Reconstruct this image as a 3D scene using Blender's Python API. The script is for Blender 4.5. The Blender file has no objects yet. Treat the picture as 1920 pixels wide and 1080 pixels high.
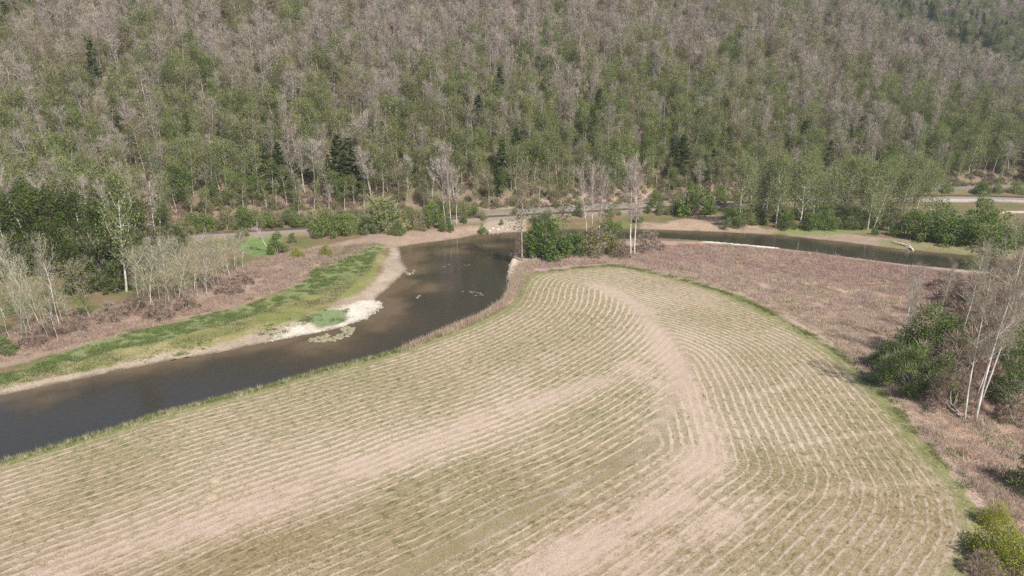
import bpy, math, numpy as np
from mathutils import Vector, Matrix
rng = np.random.default_rng(11)
scene = bpy.context.scene
COL = scene.collection
R = math.radians

# ------------------------------------------------------------------ camera
F, PITCH, ALT = 1297.0, R(16.7), 50.0
SP, CP = math.sin(PITCH), math.cos(PITCH)
cam_d = bpy.data.cameras.new('camera')
cam = bpy.data.objects.new('camera', cam_d)
COL.objects.link(cam)
cam.location = (0, 0, ALT)
cam.rotation_euler = (R(90) - PITCH, 0, 0)
cam_d.sensor_width = 36.0
cam_d.lens = 36.0 * F / 1920
cam_d.clip_start, cam_d.clip_end = 0.5, 6000
scene.camera = cam


def P(px, py, z=0.0):
    """where the ground at height z is seen at pixel px, py of the 1920x1080 photo"""
    t = (py - 540.0) / F
    zc = (ALT - z) / (SP + t * CP)
    return np.array([(px - 960.0) / F * zc, zc * (CP - t * SP), z])


def proj(p):
    x, y, z = p[..., 0], p[..., 1], p[..., 2] - ALT
    zc = y * CP - z * SP
    dn = -(y * SP + z * CP)
    return 960 + F * x / zc, 540 + F * dn / zc, zc


def PL(lst, z=0.0):
    return np.array([P(a, b, z)[:2] for a, b in lst])


def height_to(base, py):
    """height of a vertical thing at base whose tip is seen at row py"""
    t = (py - 540.0) / F
    # zc = y*CP - z*SP ; dn = -(y*SP + z*CP) ; dn = t*zc
    y = base[1]
    z = -y * (SP + t * CP) / (CP - t * SP)
    return z + ALT - base[2]


# ------------------------------------------------------------------ noise
def _hash(ix, iy, seed):
    h = (ix.astype(np.int64) * 374761393 + iy.astype(np.int64) * 668265263 + seed * 1442695041) & 0x7fffffff
    h = ((h ^ (h >> 13)) * 1274126177) & 0x7fffffff
    return ((h ^ (h >> 16)) & 0xffff) / 65535.0


def vnoise(x, y, seed=0):
    ix, iy = np.floor(x), np.floor(y)
    fx, fy = x - ix, y - iy
    fx, fy = fx * fx * (3 - 2 * fx), fy * fy * (3 - 2 * fy)
    a, b = _hash(ix, iy, seed), _hash(ix + 1, iy, seed)
    c, d = _hash(ix, iy + 1, seed), _hash(ix + 1, iy + 1, seed)
    return (a + (b - a) * fx) * (1 - fy) + (c + (d - c) * fx) * fy


def fbm(x, y, seed=0, oct=4):
    s, a, n = 0.0, 0.5, 0.0
    for o in range(oct):
        s = s + a * vnoise(x * 2 ** o, y * 2 ** o, seed + o * 7)
        n += a
        a *= 0.5
    return s / n


def sstep(a, b, x):
    t = np.clip((x - a) / (b - a), 0, 1)
    return t * t * (3 - 2 * t)


def seg_dist(X, Y, pl, closed=False):
    best = np.full(X.shape, 1e9)
    n = len(pl)
    for i in range(n if closed else n - 1):
        a, b = pl[i], pl[(i + 1) % n]
        d = b - a
        L = max(float(d @ d), 1e-9)
        t = np.clip(((X - a[0]) * d[0] + (Y - a[1]) * d[1]) / L, 0, 1)
        best = np.minimum(best, (X - a[0] - t * d[0]) ** 2 + (Y - a[1] - t * d[1]) ** 2)
    return np.sqrt(best)


def inside(X, Y, pl):
    r = np.zeros(X.shape, bool)
    n = len(pl)
    for i in range(n):
        (x1, y1), (x2, y2) = pl[i], pl[(i + 1) % n]
        if y1 == y2:
            continue
        c = ((y1 > Y) != (y2 > Y)) & (X < (x2 - x1) * (Y - y1) / (y2 - y1) + x1)
        r ^= c
    return r


def sdist(X, Y, pl):
    """positive inside the closed polygon"""
    d = seg_dist(X, Y, pl, True)
    return np.where(inside(X, Y, pl), d, -d)


def smooth_line(pl, step=1.5, it=1):
    pl = np.array(pl, float)
    for _ in range(it):
        q = [pl[0]]
        for a, b in zip(pl[:-1], pl[1:]):
            q += [a * .75 + b * .25, a * .25 + b * .75]
        q.append(pl[-1])
        pl = np.array(q)
    d = np.r_[0, np.cumsum(np.linalg.norm(np.diff(pl, axis=0), axis=1))]
    s = np.arange(0, d[-1], step)
    return np.stack([np.interp(s, d, pl[:, k]) for k in range(pl.shape[1])], 1)


# ------------------------------------------------------------------ tags
def tag(o, label=None, cat=None, group=None, kind=None):
    if label: o['label'] = label
    if cat: o['category'] = cat
    if group: o['group'] = group
    if kind: o['kind'] = kind
    return o


def empty(name, loc, rz=0.0):
    o = bpy.data.objects.new(name, None)
    COL.objects.link(o)
    o.location = loc
    o.rotation_euler = (0, 0, rz)
    o.empty_display_size = 0.5
    return o


def put(name, me, parent=None):
    o = bpy.data.objects.new(name, me)
    COL.objects.link(o)
    if parent is not None:
        o.parent = parent
    return o


# ------------------------------------------------------------------ materials
def mat(name):
    m = bpy.data.materials.new(name)
    m.use_nodes = True
    m.node_tree.nodes.clear()
    return m, m.node_tree.nodes, m.node_tree.links


def N(nodes, typ, **kw):
    n = nodes.new(typ)
    for k, v in kw.items():
        if k.startswith('_'):
            n.inputs[k[1:].replace('_', ' ')].default_value = v
        else:
            setattr(n, k, v)
    return n


def ramp(nodes, stops):
    n = nodes.new('ShaderNodeValToRGB')
    e = n.color_ramp.elements
    while len(e) < len(stops):
        e.new(0.5)
    for el, (p, c) in zip(e, stops):
        el.position = p
        el.color = (*c, 1)
    return n


def leaf_mat(name, cols, transl=0.3, spread=0.5):
    """foliage: shade varies from tree to tree and from leaf to leaf"""
    m, n, l = mat(name)
    oi = N(n, 'ShaderNodeObjectInfo')
    ge = N(n, 'ShaderNodeNewGeometry')
    mx = N(n, 'ShaderNodeMath', operation='MULTIPLY')
    mx.inputs[1].default_value = spread
    l.new(ge.outputs['Random Per Island'], mx.inputs[0])
    ma = N(n, 'ShaderNodeMath', operation='MULTIPLY_ADD')
    ma.inputs[1].default_value = 1 - spread
    l.new(oi.outputs['Random'], ma.inputs[0])
    l.new(mx.outputs[0], ma.inputs[2])
    rp = ramp(n, [(i / (len(cols) - 1), c) for i, c in enumerate(cols)])
    l.new(ma.outputs[0], rp.inputs[0])
    d = N(n, 'ShaderNodeBsdfDiffuse')
    l.new(rp.outputs[0], d.inputs[0])
    o = N(n, 'ShaderNodeOutputMaterial')
    if transl > 0:
        t = N(n, 'ShaderNodeBsdfTranslucent')
        l.new(rp.outputs[0], t.inputs[0])
        mm = N(n, 'ShaderNodeMixShader')
        mm.inputs[0].default_value = transl
        l.new(d.outputs[0], mm.inputs[1])
        l.new(t.outputs[0], mm.inputs[2])
        l.new(mm.outputs[0], o.inputs[0])
    else:
        l.new(d.outputs[0], o.inputs[0])
    return m


def bark_mat(name, c1, c2, scale=1.5):
    m, n, l = mat(name)
    tc = N(n, 'ShaderNodeTexCoord')
    mp = N(n, 'ShaderNodeMapping')
    mp.inputs['Scale'].default_value = (1, 1, .35)
    l.new(tc.outputs['Object'], mp.inputs[0])
    no = N(n, 'ShaderNodeTexNoise')
    no.inputs['Scale'].default_value = scale
    no.inputs['Detail'].default_value = 5
    l.new(mp.outputs[0], no.inputs[0])
    rp = ramp(n, [(0.35, c1), (0.62, c2)])
    l.new(no.outputs[0], rp.inputs[0])
    d = N(n, 'ShaderNodeBsdfPrincipled')
    d.inputs['Roughness'].default_value = 0.85
    l.new(rp.outputs[0], d.inputs['Base Color'])
    o = N(n, 'ShaderNodeOutputMaterial')
    l.new(d.outputs[0], o.inputs[0])
    return m


M = {}
M['bud_leaf'] = leaf_mat('bud_leaf', [(0.226, 0.185, 0.102), (0.261, 0.232, 0.095), (0.226, 0.256, 0.083), (0.321, 0.315, 0.131)], .4, .4)
M['green_bud'] = leaf_mat('green_bud', [(.125, .16, .035), (.17, .215, .042), (.22, .265, .055), (.29, .315, .085)], .42, .4)
M['fresh_leaf'] = leaf_mat('fresh_leaf', [(0.099, 0.160, 0.039), (0.154, 0.220, 0.055), (0.209, 0.281, 0.072), (0.275, 0.330, 0.099)], .42)
M['pale_leaf'] = leaf_mat('pale_leaf', [(.19, .215, .085), (.24, .27, .10), (.285, .32, .12), (.35, .355, .17)], .42)
M['dark_leaf'] = leaf_mat('dark_leaf', [(.05, .07, .02), (.075, .105, .028), (.11, .145, .038), (.155, .185, .06)], .35)
M['yellow_leaf'] = leaf_mat('yellow_leaf', [(0.217, 0.232, 0.046), (0.311, 0.342, 0.062), (0.387, 0.404, 0.077), (0.466, 0.450, 0.109)], 0.4)
M['needle'] = leaf_mat('needle', [(.055, .08, .028), (.075, .11, .034), (.10, .145, .042), (.14, .18, .065)], .35)
M['twig_grey'] = leaf_mat('twig_grey', [(.255, .215, .18), (.31, .265, .22), (.36, .31, .26), (.385, .32, .262)], 0, .35)
M['twig_pale'] = leaf_mat('twig_pale', [(.27, .225, .17), (.33, .285, .21), (.36, .32, .23), (.42, .37, .29)], 0, .4)
M['twig_olive'] = leaf_mat('twig_olive', [(.23, .20, .145), (.28, .25, .175), (.33, .295, .215), (.38, .335, .255)], 0, .4)
M['mid_leaf'] = leaf_mat('mid_leaf', [(0.085, 0.133, 0.042), (0.133, 0.198, 0.056), (0.198, 0.273, 0.079), (0.282, 0.348, 0.113)], 0.42)
M['twig_pink'] = leaf_mat('twig_pink', [(.31, .245, .215), (.37, .295, .26), (.42, .34, .30), (.47, .385, .34)], 0, .4)
M['silver_leaf'] = leaf_mat('silver_leaf', [(.36, .35, .31), (.43, .42, .38), (.48, .47, .42), (.55, .53, .48)], .2)
M['bark_grey'] = bark_mat('bark_grey', (.22, .18, .15), (.42, .37, .31))
M['bark_white'] = bark_mat('bark_white', (.42, .36, .29), (.78, .74, .66), 2.2)
M['bark_pale'] = bark_mat('bark_pale', (.30, .255, .20), (.56, .51, .43), 2.2)
M['bark_dark'] = bark_mat('bark_dark', (.06, .05, .04), (.15, .125, .10))
M['weed'] = leaf_mat('weed', [(.32, .215, .18), (.41, .29, .235), (.48, .35, .285), (.56, .44, .35)], .25)
M['tan_weed'] = leaf_mat('tan_weed', [(.39, .285, .21), (.48, .365, .27), (.55, .44, .33), (.61, .51, .39)], .25)
M['grass'] = leaf_mat('grass', [(0.088, 0.150, 0.037), (0.138, 0.206, 0.050), (0.200, 0.237, 0.075), (0.312, 0.300, 0.125)], 0.35)
M['lush'] = leaf_mat('lush', [(.12, .17, .065), (.165, .215, .08), (.205, .25, .095), (.28, .30, .135)], .35)
M['stubble'] = leaf_mat('stubble', [(.12, .105, .05), (.17, .15, .065), (.24, .20, .10), (.30, .25, .14)], .2)
M['brush'] = leaf_mat('brush', [(.24, .165, .13), (.31, .22, .175), (.37, .28, .22), (.44, .36, .28)], .2)
M['straw'] = leaf_mat('straw', [(.42, .335, .225), (.51, .42, .29), (.57, .48, .34), (.63, .54, .40)], .1)


# ------------------------------------------------------------------ mesh tools
class MB:
    def __init__(self):
        self.v, self.f, self.m, self.n = [], [], [], 0

    def add(self, verts, faces, mi=0):
        self.v.append(np.asarray(verts, float))
        self.f += [tuple(int(i) + self.n for i in f) for f in faces]
        self.m += [mi] * len(faces)
        self.n += len(verts)

    def tube(self, pts, rad, k=5, mi=0, cap=True):
        pts = np.asarray(pts, float)
        n = len(pts)
        tan = np.gradient(pts, axis=0)
        tan /= np.linalg.norm(tan, axis=1)[:, None] + 1e-9
        ref = np.array([1., 0, 0]) if abs(tan[0][0]) < .8 else np.array([0, 1., 0])
        V = []
        for i in range(n):
            a = np.cross(tan[i], ref)
            a /= np.linalg.norm(a) + 1e-9
            b = np.cross(tan[i], a)
            ang = np.arange(k) * 2 * math.pi / k
            V.append(pts[i] + rad[i] * (np.cos(ang)[:, None] * a + np.sin(ang)[:, None] * b))
        Fc = []
        for i in range(n - 1):
            for j in range(k):
                Fc.append((i * k + j, i * k + (j + 1) % k, (i + 1) * k + (j + 1) % k, (i + 1) * k + j))
        if cap:
            Fc.append(tuple(range(k - 1, -1, -1)))
            Fc.append(tuple((n - 1) * k + j for j in range(k)))
        self.add(np.concatenate(V), Fc, mi)

    def blades(self, base, d, w, mi=0):
        """thin tapering triangles from base along d"""
        base, d = np.asarray(base), np.asarray(d)
        n = len(base)
        s = np.cross(d, rng.normal(size=(n, 3)))
        s /= np.linalg.norm(s, axis=1)[:, None] + 1e-9
        s *= np.asarray(w).reshape(-1, 1) * .5
        V = np.stack([base - s, base + s, base + d], 1).reshape(-1, 3)
        self.add(V, np.arange(3 * n).reshape(-1, 3), mi)

    def leaves(self, c, size, mi=0, up=0.0):
        """small folded leaf clumps: two triangles each"""
        c = np.asarray(c)
        n = len(c)
        a = rng.normal(size=(n, 3))
        a[:, 2] *= (1 - up)
        a /= np.linalg.norm(a, axis=1)[:, None] + 1e-9
        b = np.cross(a, rng.normal(size=(n, 3)))
        b /= np.linalg.norm(b, axis=1)[:, None] + 1e-9
        nn = np.cross(a, b)
        sz = np.asarray(size).reshape(-1, 1) * np.ones((n, 1))
        V = np.stack([c - a * sz * .5, c + b * sz * .38 + nn * sz * .12, c + a * sz * .5, c - b * sz * .38 + nn * sz * .12], 1).reshape(-1, 3)
        i = np.arange(n)[:, None] * 4
        self.add(V, np.concatenate([i + [0, 1, 2], i + [0, 2, 3]]), mi)

    def mesh(self, name, mats, smooth=False):
        me = bpy.data.meshes.new(name)
        me.from_pydata(np.concatenate(self.v).tolist(), [], self.f)
        for m_ in mats:
            me.materials.append(m_)
        if len(mats) > 1:
            me.polygons.foreach_set('material_index', self.m)
        if smooth:
            me.polygons.foreach_set('use_smooth', [True] * len(me.polygons))
        me.update()
        return me


def unit(v):
    return v / (np.linalg.norm(v) + 1e-9)


def rdir(up=0.0):
    v = rng.normal(size=3)
    v = unit(v)
    v[2] += up
    return unit(v)


class Plant:
    """trunk and crown mesh data of one kind, its height and the two joined"""
    def __init__(self, name, tb, cb, tm, cm, H):
        self.name, self.H = name, H
        self.trunk = tb.mesh(name + '_trunk', [tm], True) if tb.n else None
        self.crown = cb.mesh(name + '_crown', cm)
        j = MB()
        mats = list(cm)
        if tb.n:
            j.v += tb.v; j.f += tb.f; j.m += [len(cm)] * len(tb.f); j.n = tb.n
            mats.append(tm)
        base = j.n
        j.v += cb.v; j.f += [tuple(i + base for i in f) for f in cb.f]; j.m += cb.m; j.n += cb.n
        self.joined = (j, mats)


def wander(p0, d0, L, n, bend=0.15, up=0.0):
    pts, d = [np.array(p0, float)], unit(np.array(d0, float))
    for i in range(n):
        d = unit(d + rng.normal(size=3) * bend + np.array([0, 0, up]))
        pts.append(pts[-1] + d * L / n)
    return np.array(pts)


def tree(name, H=16, r0=.17, cb=.4, width=8, limbs=9, subs=3, tm='bark_grey', twigs=0, twig_l=1.3, twig_w=.06,
         twm='twig_grey', leaves=0, leaf_s=.4, lm='bud_leaf', stems=1, fork=0, lean=0.05, profile='round', steep=.7,
         spray=.5, droop=0.0, bend=.05):
    tb, cbm = MB(), MB()
    tips, tdir = [], []
    for st in range(stems):
        az0 = rng.uniform(0, 6.28)
        ld = np.array([math.cos(az0) * lean, math.sin(az0) * lean, 1.0])
        off = np.array([math.cos(az0), math.sin(az0), 0]) * (r0 * 1.6 if stems > 1 else 0)
        hs = H * (1 if st == 0 else rng.uniform(.75, .98))
        tr = wander(off - np.array([0, 0, .4]), ld, hs + .4, 9, bend, .02)
        tr[:, 2] *= (hs / max(tr[-1, 2], 1e-3)); tr[0, 2] = -.4
        rr = r0 * (1 - np.linspace(0, 1, 10) ** 0.9 * .88) * (1 if st == 0 else .8)
        rr[0] *= 1.35
        tb.tube(tr, rr, 6)
        zs = np.linspace(0, 1, 10)
        nl = max(2, int(limbs / stems ** .5))
        for i in range(nl):
            h = cb + (1 - cb) * ((i + rng.uniform(.1, .9)) / nl) * .96
            p = np.array([np.interp(h, zs, tr[:, k]) for k in range(3)])
            az = i * 2.4 + rng.uniform(-.5, .5) + st
            q = (h - cb) / (1 - cb)
            pr = {'round': math.sqrt(max(0.02, 1 - (q * 1.6 - .6) ** 2)) if q > .0 else .6,
                  'cone': 1.05 - q, 'vase': .45 + .6 * q - .35 * q ** 4, 'column': .8}[profile]
            L = width * .5 * pr * rng.uniform(.75, 1.2) / math.cos(math.atan(steep)) * .8
            d = np.array([math.cos(az), math.sin(az), steep * rng.uniform(.6, 1.4)])
            br = wander(p, d, L, 5, .16, .07 - droop)
            r1 = max(.02, float(np.interp(h, zs, rr)) * .55)
            tb.tube(br, np.linspace(r1, .012, 6), 4, cap=False)
            nodes = [(br[k], br[k] - br[k - 1]) for k in range(2, 6)]
            for s in range(subs):
                k = rng.integers(1, 5)
                sd = unit(unit(br[k + 1] - br[k]) + rng.normal(size=3) * .65 + [0, 0, .25 - droop * 2])
                sb = wander(br[k], sd, L * rng.uniform(.3, .6), 3, .2, .05 - droop)
                tb.tube(sb, np.linspace(r1 * .4, .01, 4), 3, cap=False)
                nodes += [(sb[j], sb[j] - sb[j - 1]) for j in range(1, 4)]
            for a, b in nodes:
                tips.append(a); tdir.append(unit(b))
        for k in range(6, 10):
            tips.append(tr[k]); tdir.append(np.array([0, 0, 1.]))
    tips, tdir = np.array(tips), np.array(tdir)
    mats = []
    if twigs:
        i = rng.integers(0, len(tips), twigs)
        d = tdir[i] + rng.normal(size=(twigs, 3)) * .75 + np.array([0, 0, .45 - droop * 5])
        d /= np.linalg.norm(d, axis=1)[:, None]
        cbm.blades(tips[i] + rng.normal(size=(twigs, 3)) * spray * .6, d * (twig_l * rng.uniform(.5, 1.4, (twigs, 1))), twig_w * rng.uniform(.6, 1.4, twigs), 0)
        mats.append(M[twm])
    if leaves:
        # leaves sit in clumps round the branch ends, some ends left empty
        ok = tips[rng.random(len(tips)) < .8]
        i = rng.integers(0, len(ok), leaves)
        c = ok[i] + rng.normal(size=(leaves, 3)) * spray
        c[:, 2] -= np.abs(rng.normal(size=leaves)) * droop * 6
        cbm.leaves(c, leaf_s * rng.uniform(.5, 1.35, leaves), len(mats), .3)
        mats.append(M[lm])
    return Plant(name, tb, cbm, M[tm], mats, H)


def pine(name, H=18, width=6, cb=.18, gap=1.1, dens=1.0, lm='needle', ls=.5):
    tb, c = MB(), MB()
    tr = wander([0, 0, -.4], [0, 0, 1], H + .4, 8, .015)
    tb.tube(tr, np.linspace(.22, .02, 9), 6)
    z = H * cb
    while z < H * .985:
        q = (z / H - cb) / (1 - cb)
        n = rng.integers(4, 7)
        a0 = rng.uniform(0, 6.28)
        for i in range(n):
            if rng.random() < .12: continue
            L = width * .5 * (1.02 - q) ** .8 * rng.uniform(.65, 1.15) + .25
            az = a0 + i * 6.28 / n + rng.uniform(-.3, .3)
            d = np.array([math.cos(az), math.sin(az), rng.uniform(-.05, .3)])
            br = wander([0, 0, z], d, L, 4, .08, .02)
            tb.tube(br, np.linspace(.05, .01, 5), 3, cap=False)
            k = int((14 + 16 * L) * dens)
            t = rng.uniform(.2, 1, k) ** .7
            p = np.stack([np.interp(t, np.linspace(0, 1, 5), br[:, j]) for j in range(3)], 1)
            side = np.array([-d[1], d[0], 0])
            wv = (rng.uniform(-1, 1, k) * .33 * L * (1.1 - t * .6))[:, None] * side
            c.leaves(p + wv + rng.normal(size=(k, 3)) * [.12, .12, .1], ls * rng.uniform(.6, 1.3, k), 0, .6)
        z += gap * rng.uniform(.7, 1.3) * (1.15 - .5 * q)
    k = 40
    c.leaves(np.stack([rng.normal(size=k) * .12, rng.normal(size=k) * .12, rng.uniform(H * .9, H * 1.01, k)], 1), .3 * np.ones(k), 0)
    return Plant(name, tb, c, M['bark_dark'], [M[lm]], H)


def bush(name, H=6, width=8, leaves=2600, leaf_s=.33, lm='fresh_leaf', stems=9, twigs=250, lobes=16, tm='bark_grey', twm='twig_grey', fill=.55):
    """many stems from the ground, foliage in uneven lobes reaching the ground"""
    tb, c = MB(), MB()
    ends = []
    for i in range(stems):
        az = i * 2.4 + rng.uniform(-.4, .4)
        q = rng.uniform(.25, 1)
        d = np.array([math.cos(az) * q, math.sin(az) * q, 1.1])
        br = wander([math.cos(az) * .25, math.sin(az) * .25, -.3], d, H * rng.uniform(.7, .95), 6, .13)
        br[:, :2] *= width / (H * 1.5)
        tb.tube(br, np.linspace(.09, .015, 7), 4, cap=False)
        ends += [br[k] for k in range(2, 7)]
    cs, rs = [], []
    for i in range(lobes):
        az = i * 2.4 + rng.uniform(-.5, .5)
        q = math.sqrt((i + .5) / lobes)
        zt = H * (1 - .75 * q ** 2) * rng.uniform(.62, 1.0)
        rad = rng.uniform(.16, .30) * width * .62
        cs.append([math.cos(az) * q * width * .42, math.sin(az) * q * width * .42, max(rad * .55, zt - rad * .8)])
        rs.append(rad)
        if rng.random() < .55:
            cs.append([math.cos(az) * q * width * .44, math.sin(az) * q * width * .44, max(.4, zt * .4)])
            rs.append(rad * .85)
    cs, rs = np.array(cs), np.array(rs)
    w = rs ** 2
    i = rng.choice(len(cs), leaves, p=w / w.sum())
    d = rng.normal(size=(leaves, 3)); d /= np.linalg.norm(d, axis=1)[:, None]
    rr = rs[i] * rng.uniform(fill, 1.12, leaves)
    p = cs[i] + d * rr[:, None] * [1, 1, .85]
    p[:, 2] = np.where(p[:, 2] < .05, np.abs(p[:, 2]) + .05, p[:, 2])
    mats = []
    if twigs:
        j = rng.integers(0, len(cs), twigs)
        dd = rng.normal(size=(twigs, 3)) * .6 + unit(np.array([0, 0, 1.])) * .6 + (cs[j] - [0, 0, H * .3]) * .12
        dd /= np.linalg.norm(dd, axis=1)[:, None]
        c.blades(cs[j] + dd * (rs[j] * .4)[:, None], dd * rs[j][:, None] * rng.uniform(.5, 1.1, (twigs, 1)), .05 * rng.uniform(.6, 1.4, twigs), 0)
        mats.append(M[twm])
    if leaves:
        c.leaves(p, leaf_s * rng.uniform(.5, 1.4, leaves), len(mats), .3)
        mats.append(M[lm])
    return Plant(name, tb, c, M[tm], mats, H)


K = {}
K['bare_tree'] = [tree(f'bare{i}', H=16, r0=.24, cb=rng.uniform(.3, .5), width=rng.uniform(5, 7), limbs=12, subs=4, tm=['bark_grey', 'bark_pale', 'bark_pale'][i % 3], twigs=900, twig_l=1.25, twig_w=.07, twm=['twig_grey', 'twig_pink', 'twig_grey', 'twig_olive', 'twig_grey', 'twig_olive'][i], profile='round', steep=1.1, spray=.8) for i in range(6)]
K['budding_tree'] = [tree(f'bud{i}', H=15, r0=.21, cb=rng.uniform(.22, .42), width=rng.uniform(5.5, 7.5), limbs=12, subs=4, tm=['bark_grey', 'bark_pale'][i % 2], twigs=420, twig_l=1.2, twig_w=.06, twm=['twig_grey', 'twig_olive'][i % 2], leaves=900, leaf_s=.36, lm='bud_leaf' if i < 3 else 'green_bud', spray=.9) for i in range(6)]
K['leafy_tree'] = [tree(f'leafy{i}', H=13, r0=.16, cb=.2, width=rng.uniform(6, 8), limbs=12, subs=4, twigs=200, twm='twig_olive', leaves=1500, leaf_s=.38, lm='fresh_leaf', spray=.9) for i in range(4)]
K['dark_tree'] = [tree(f'darkleaf{i}', H=14, r0=.2, cb=.12, width=rng.uniform(9, 11), limbs=14, subs=5, leaves=3600, leaf_s=.42, lm='dark_leaf', tm='bark_dark', spray=.9) for i in range(3)]
K['shade_bush'] = [bush(f'shadebush{i}', width=8, H=7, lm='dark_leaf', leaves=5000, leaf_s=.28, twigs=700, lobes=24, fill=.3) for i in range(2)]
K['pine_tree'] = [pine(f'pine{i}', H=18, width=rng.uniform(7, 9.5), cb=rng.uniform(.1, .25), gap=1.25, ls=.62) for i in range(5)]
K['sapling'] = [tree(f'sapling{i}', H=10, r0=.062, cb=.25, width=3.4, limbs=14, subs=4, tm=['bark_pale', 'bark_white'][i % 2], twigs=430, twig_l=.8, twig_w=.028, twm=['twig_olive', 'twig_pale'][i % 2], leaves=200, leaf_s=.18, lm='pale_leaf', profile='round', steep=1.5, spray=.5, lean=.06) for i in range(6)]
K['white_tree'] = [tree(f'white{i}', H=22, r0=.30, cb=.36, width=9, limbs=15, subs=5, tm='bark_white', twigs=1900, twig_l=1.3, twig_w=.06, twm='twig_pink', profile='vase', steep=1.3, spray=.5, lean=.07) for i in range(4)]
K['pale_tree'] = [tree(f'pale{i}', H=20, r0=.27, cb=rng.uniform(.1, .2), width=10, limbs=19, subs=5, tm='bark_white', twigs=500, twig_l=1.2, twig_w=.06, twm='twig_pale', leaves=2900, leaf_s=.42, lm='pale_leaf', spray=1.0, lean=.08, steep=.9) for i in range(5)]
K['silver_tree'] = [tree(f'silver{i}', H=14, r0=.17, cb=.42, width=7, limbs=12, subs=5, tm='bark_white', twigs=600, twig_l=1.0, twig_w=.08, twm='twig_pale', leaves=900, leaf_s=.36, lm='silver_leaf', spray=.5) for i in range(2)]
K['leafy_bush'] = [bush(f'bush{i}', width=rng.uniform(7, 9), lm='fresh_leaf') for i in range(4)]
K['pale_bush'] = [bush(f'palebush{i}', width=8, lm='pale_leaf', leaves=2000) for i in range(3)]
K['olive_bush'] = [bush(f'olivebush{i}', width=8, lm='bud_leaf', leaves=1500, twigs=700) for i in range(3)]
K['dark_bush'] = [bush(f'darkbush{i}', width=8, H=7, lm='mid_leaf', leaves=6500, leaf_s=.22, twigs=1000, lobes=26, fill=.3) for i in range(2)]
K['copse_bush'] = [bush(f'copsebush{i}', width=8, H=7, lm='fresh_leaf', leaves=7500, leaf_s=.2, twigs=900, lobes=28, fill=.25) for i in range(2)]
K['yellow_bush'] = [bush(f'yellowbush{i}', width=7, H=4, lm='yellow_leaf', leaves=7000, leaf_s=.16, twigs=250, lobes=20) for i in range(2)]
K['bare_bush'] = [bush(f'barebush{i}', width=6, H=4, leaves=0, twigs=2600, lobes=18, twm='brush') for i in range(3)]
K['near_white'] = [tree(f'nearwhite{i}', H=24, r0=.19, cb=.34, width=8.5, limbs=15, subs=6, tm='bark_white', twigs=4200, twig_l=1.1, twig_w=.027, twm=['twig_pale', 'twig_grey', 'twig_pale'][i], profile='vase', steep=1.3, spray=.45, lean=.05) for i in range(3)]

# ------------------------------------------------------------------ outlines seen in the photo, laid out on the ground
WATER_Z = -1.4
far_px = [(-500, 850), (-200, 787), (0, 742), (130, 715), (300, 680), (420, 660), (500, 642), (560, 630), (600, 624), (640, 614), (690, 597), (718, 577),
          (720, 567), (706, 560), (730, 540), (745, 525), (766, 505), (754, 485), (750, 463), (790, 457), (850, 449), (900, 440), (960, 436), (1060, 431),
          (1200, 430), (1320, 434), (1460, 441), (1570, 453), (1710, 470), (1820, 480), (1960, 494), (2200, 520)]
near_px = [(-500, 1010), (-200, 925), (0, 863), (100, 835), (200, 805), (300, 772), (400, 747), (500, 722), (600, 692), (700, 668), (760, 650), (830, 620),
           (900, 590), (940, 565), (955, 540), (950, 512), (954, 490), (962, 474), (980, 462), (1060, 452), (1200, 445), (1260, 446), (1320, 450),
           (1451, 462), (1570, 478), (1695, 494), (1801, 503), (1960, 520), (2200, 550)]
FAR, NEAR = PL(far_px, WATER_Z), PL(near_px, 0)
RIV = np.concatenate([FAR, NEAR[::-1]])
rail_px = [(-500, 482), (-300, 472), (0, 457), (200, 448), (430, 437), (600, 428), (750, 418), (880, 409), (1000, 403), (1100, 398), (1240, 389), (1400, 381), (1550, 374), (1720, 368), (1820, 368), (1920, 371), (2150, 380), (2400, 392)]
road_px = [(-500, 462), (-300, 452), (0, 437), (200, 428), (430, 418), (560, 411), (750, 402), (900, 396), (1000, 393), (1100, 388), (1240, 380), (1400, 371), (1550, 363), (1740, 354), (1810, 351), (1920, 349), (2150, 352), (2400, 362)]
RAIL = smooth_line(PL(rail_px, 1.4), 2.0, 2)
ROAD = smooth_line(PL(road_px, 2.2), 2.0, 2)
o_ = np.argsort(ROAD[:, 0])
fx_, fy_ = ROAD[o_, 0], ROAD[o_, 1]


def foot_s(X, Y):
    return (Y - np.interp(X, fx_, fy_) - 6.0) * .96


SLOPE = .65


def hill_z(X, Y):
    s = foot_s(X, Y) + (fbm(X / 60, Y / 60, 5) - .5) * 14 * sstep(15, 60, foot_s(X, Y))
    sc = np.clip(126 - 1.02 * (X - 215), 8, 250)
    q = sc - s
    z1 = SLOPE * (s - 0.5 * (np.sqrt(q * q + 260) - q) + 0.0) - .0
    z1 = np.where(s < sc, z1, z1 - .45 * (s - sc) * sstep(0, 30, s - sc))
    z2 = .5 * (s - 175) + (fbm(X / 90, Y / 90, 9) - .5) * 30
    z2 = np.minimum(z2, 250)
    b = SLOPE * 0.5 * (np.sqrt(s * s + 30) + s)
    z = np.where(s < 0, b * sstep(-14, 0, s), np.minimum(np.maximum(z1, z2), b))
    return np.maximum(z, 0) + 1.2 * sstep(-22, -6, s)


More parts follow.
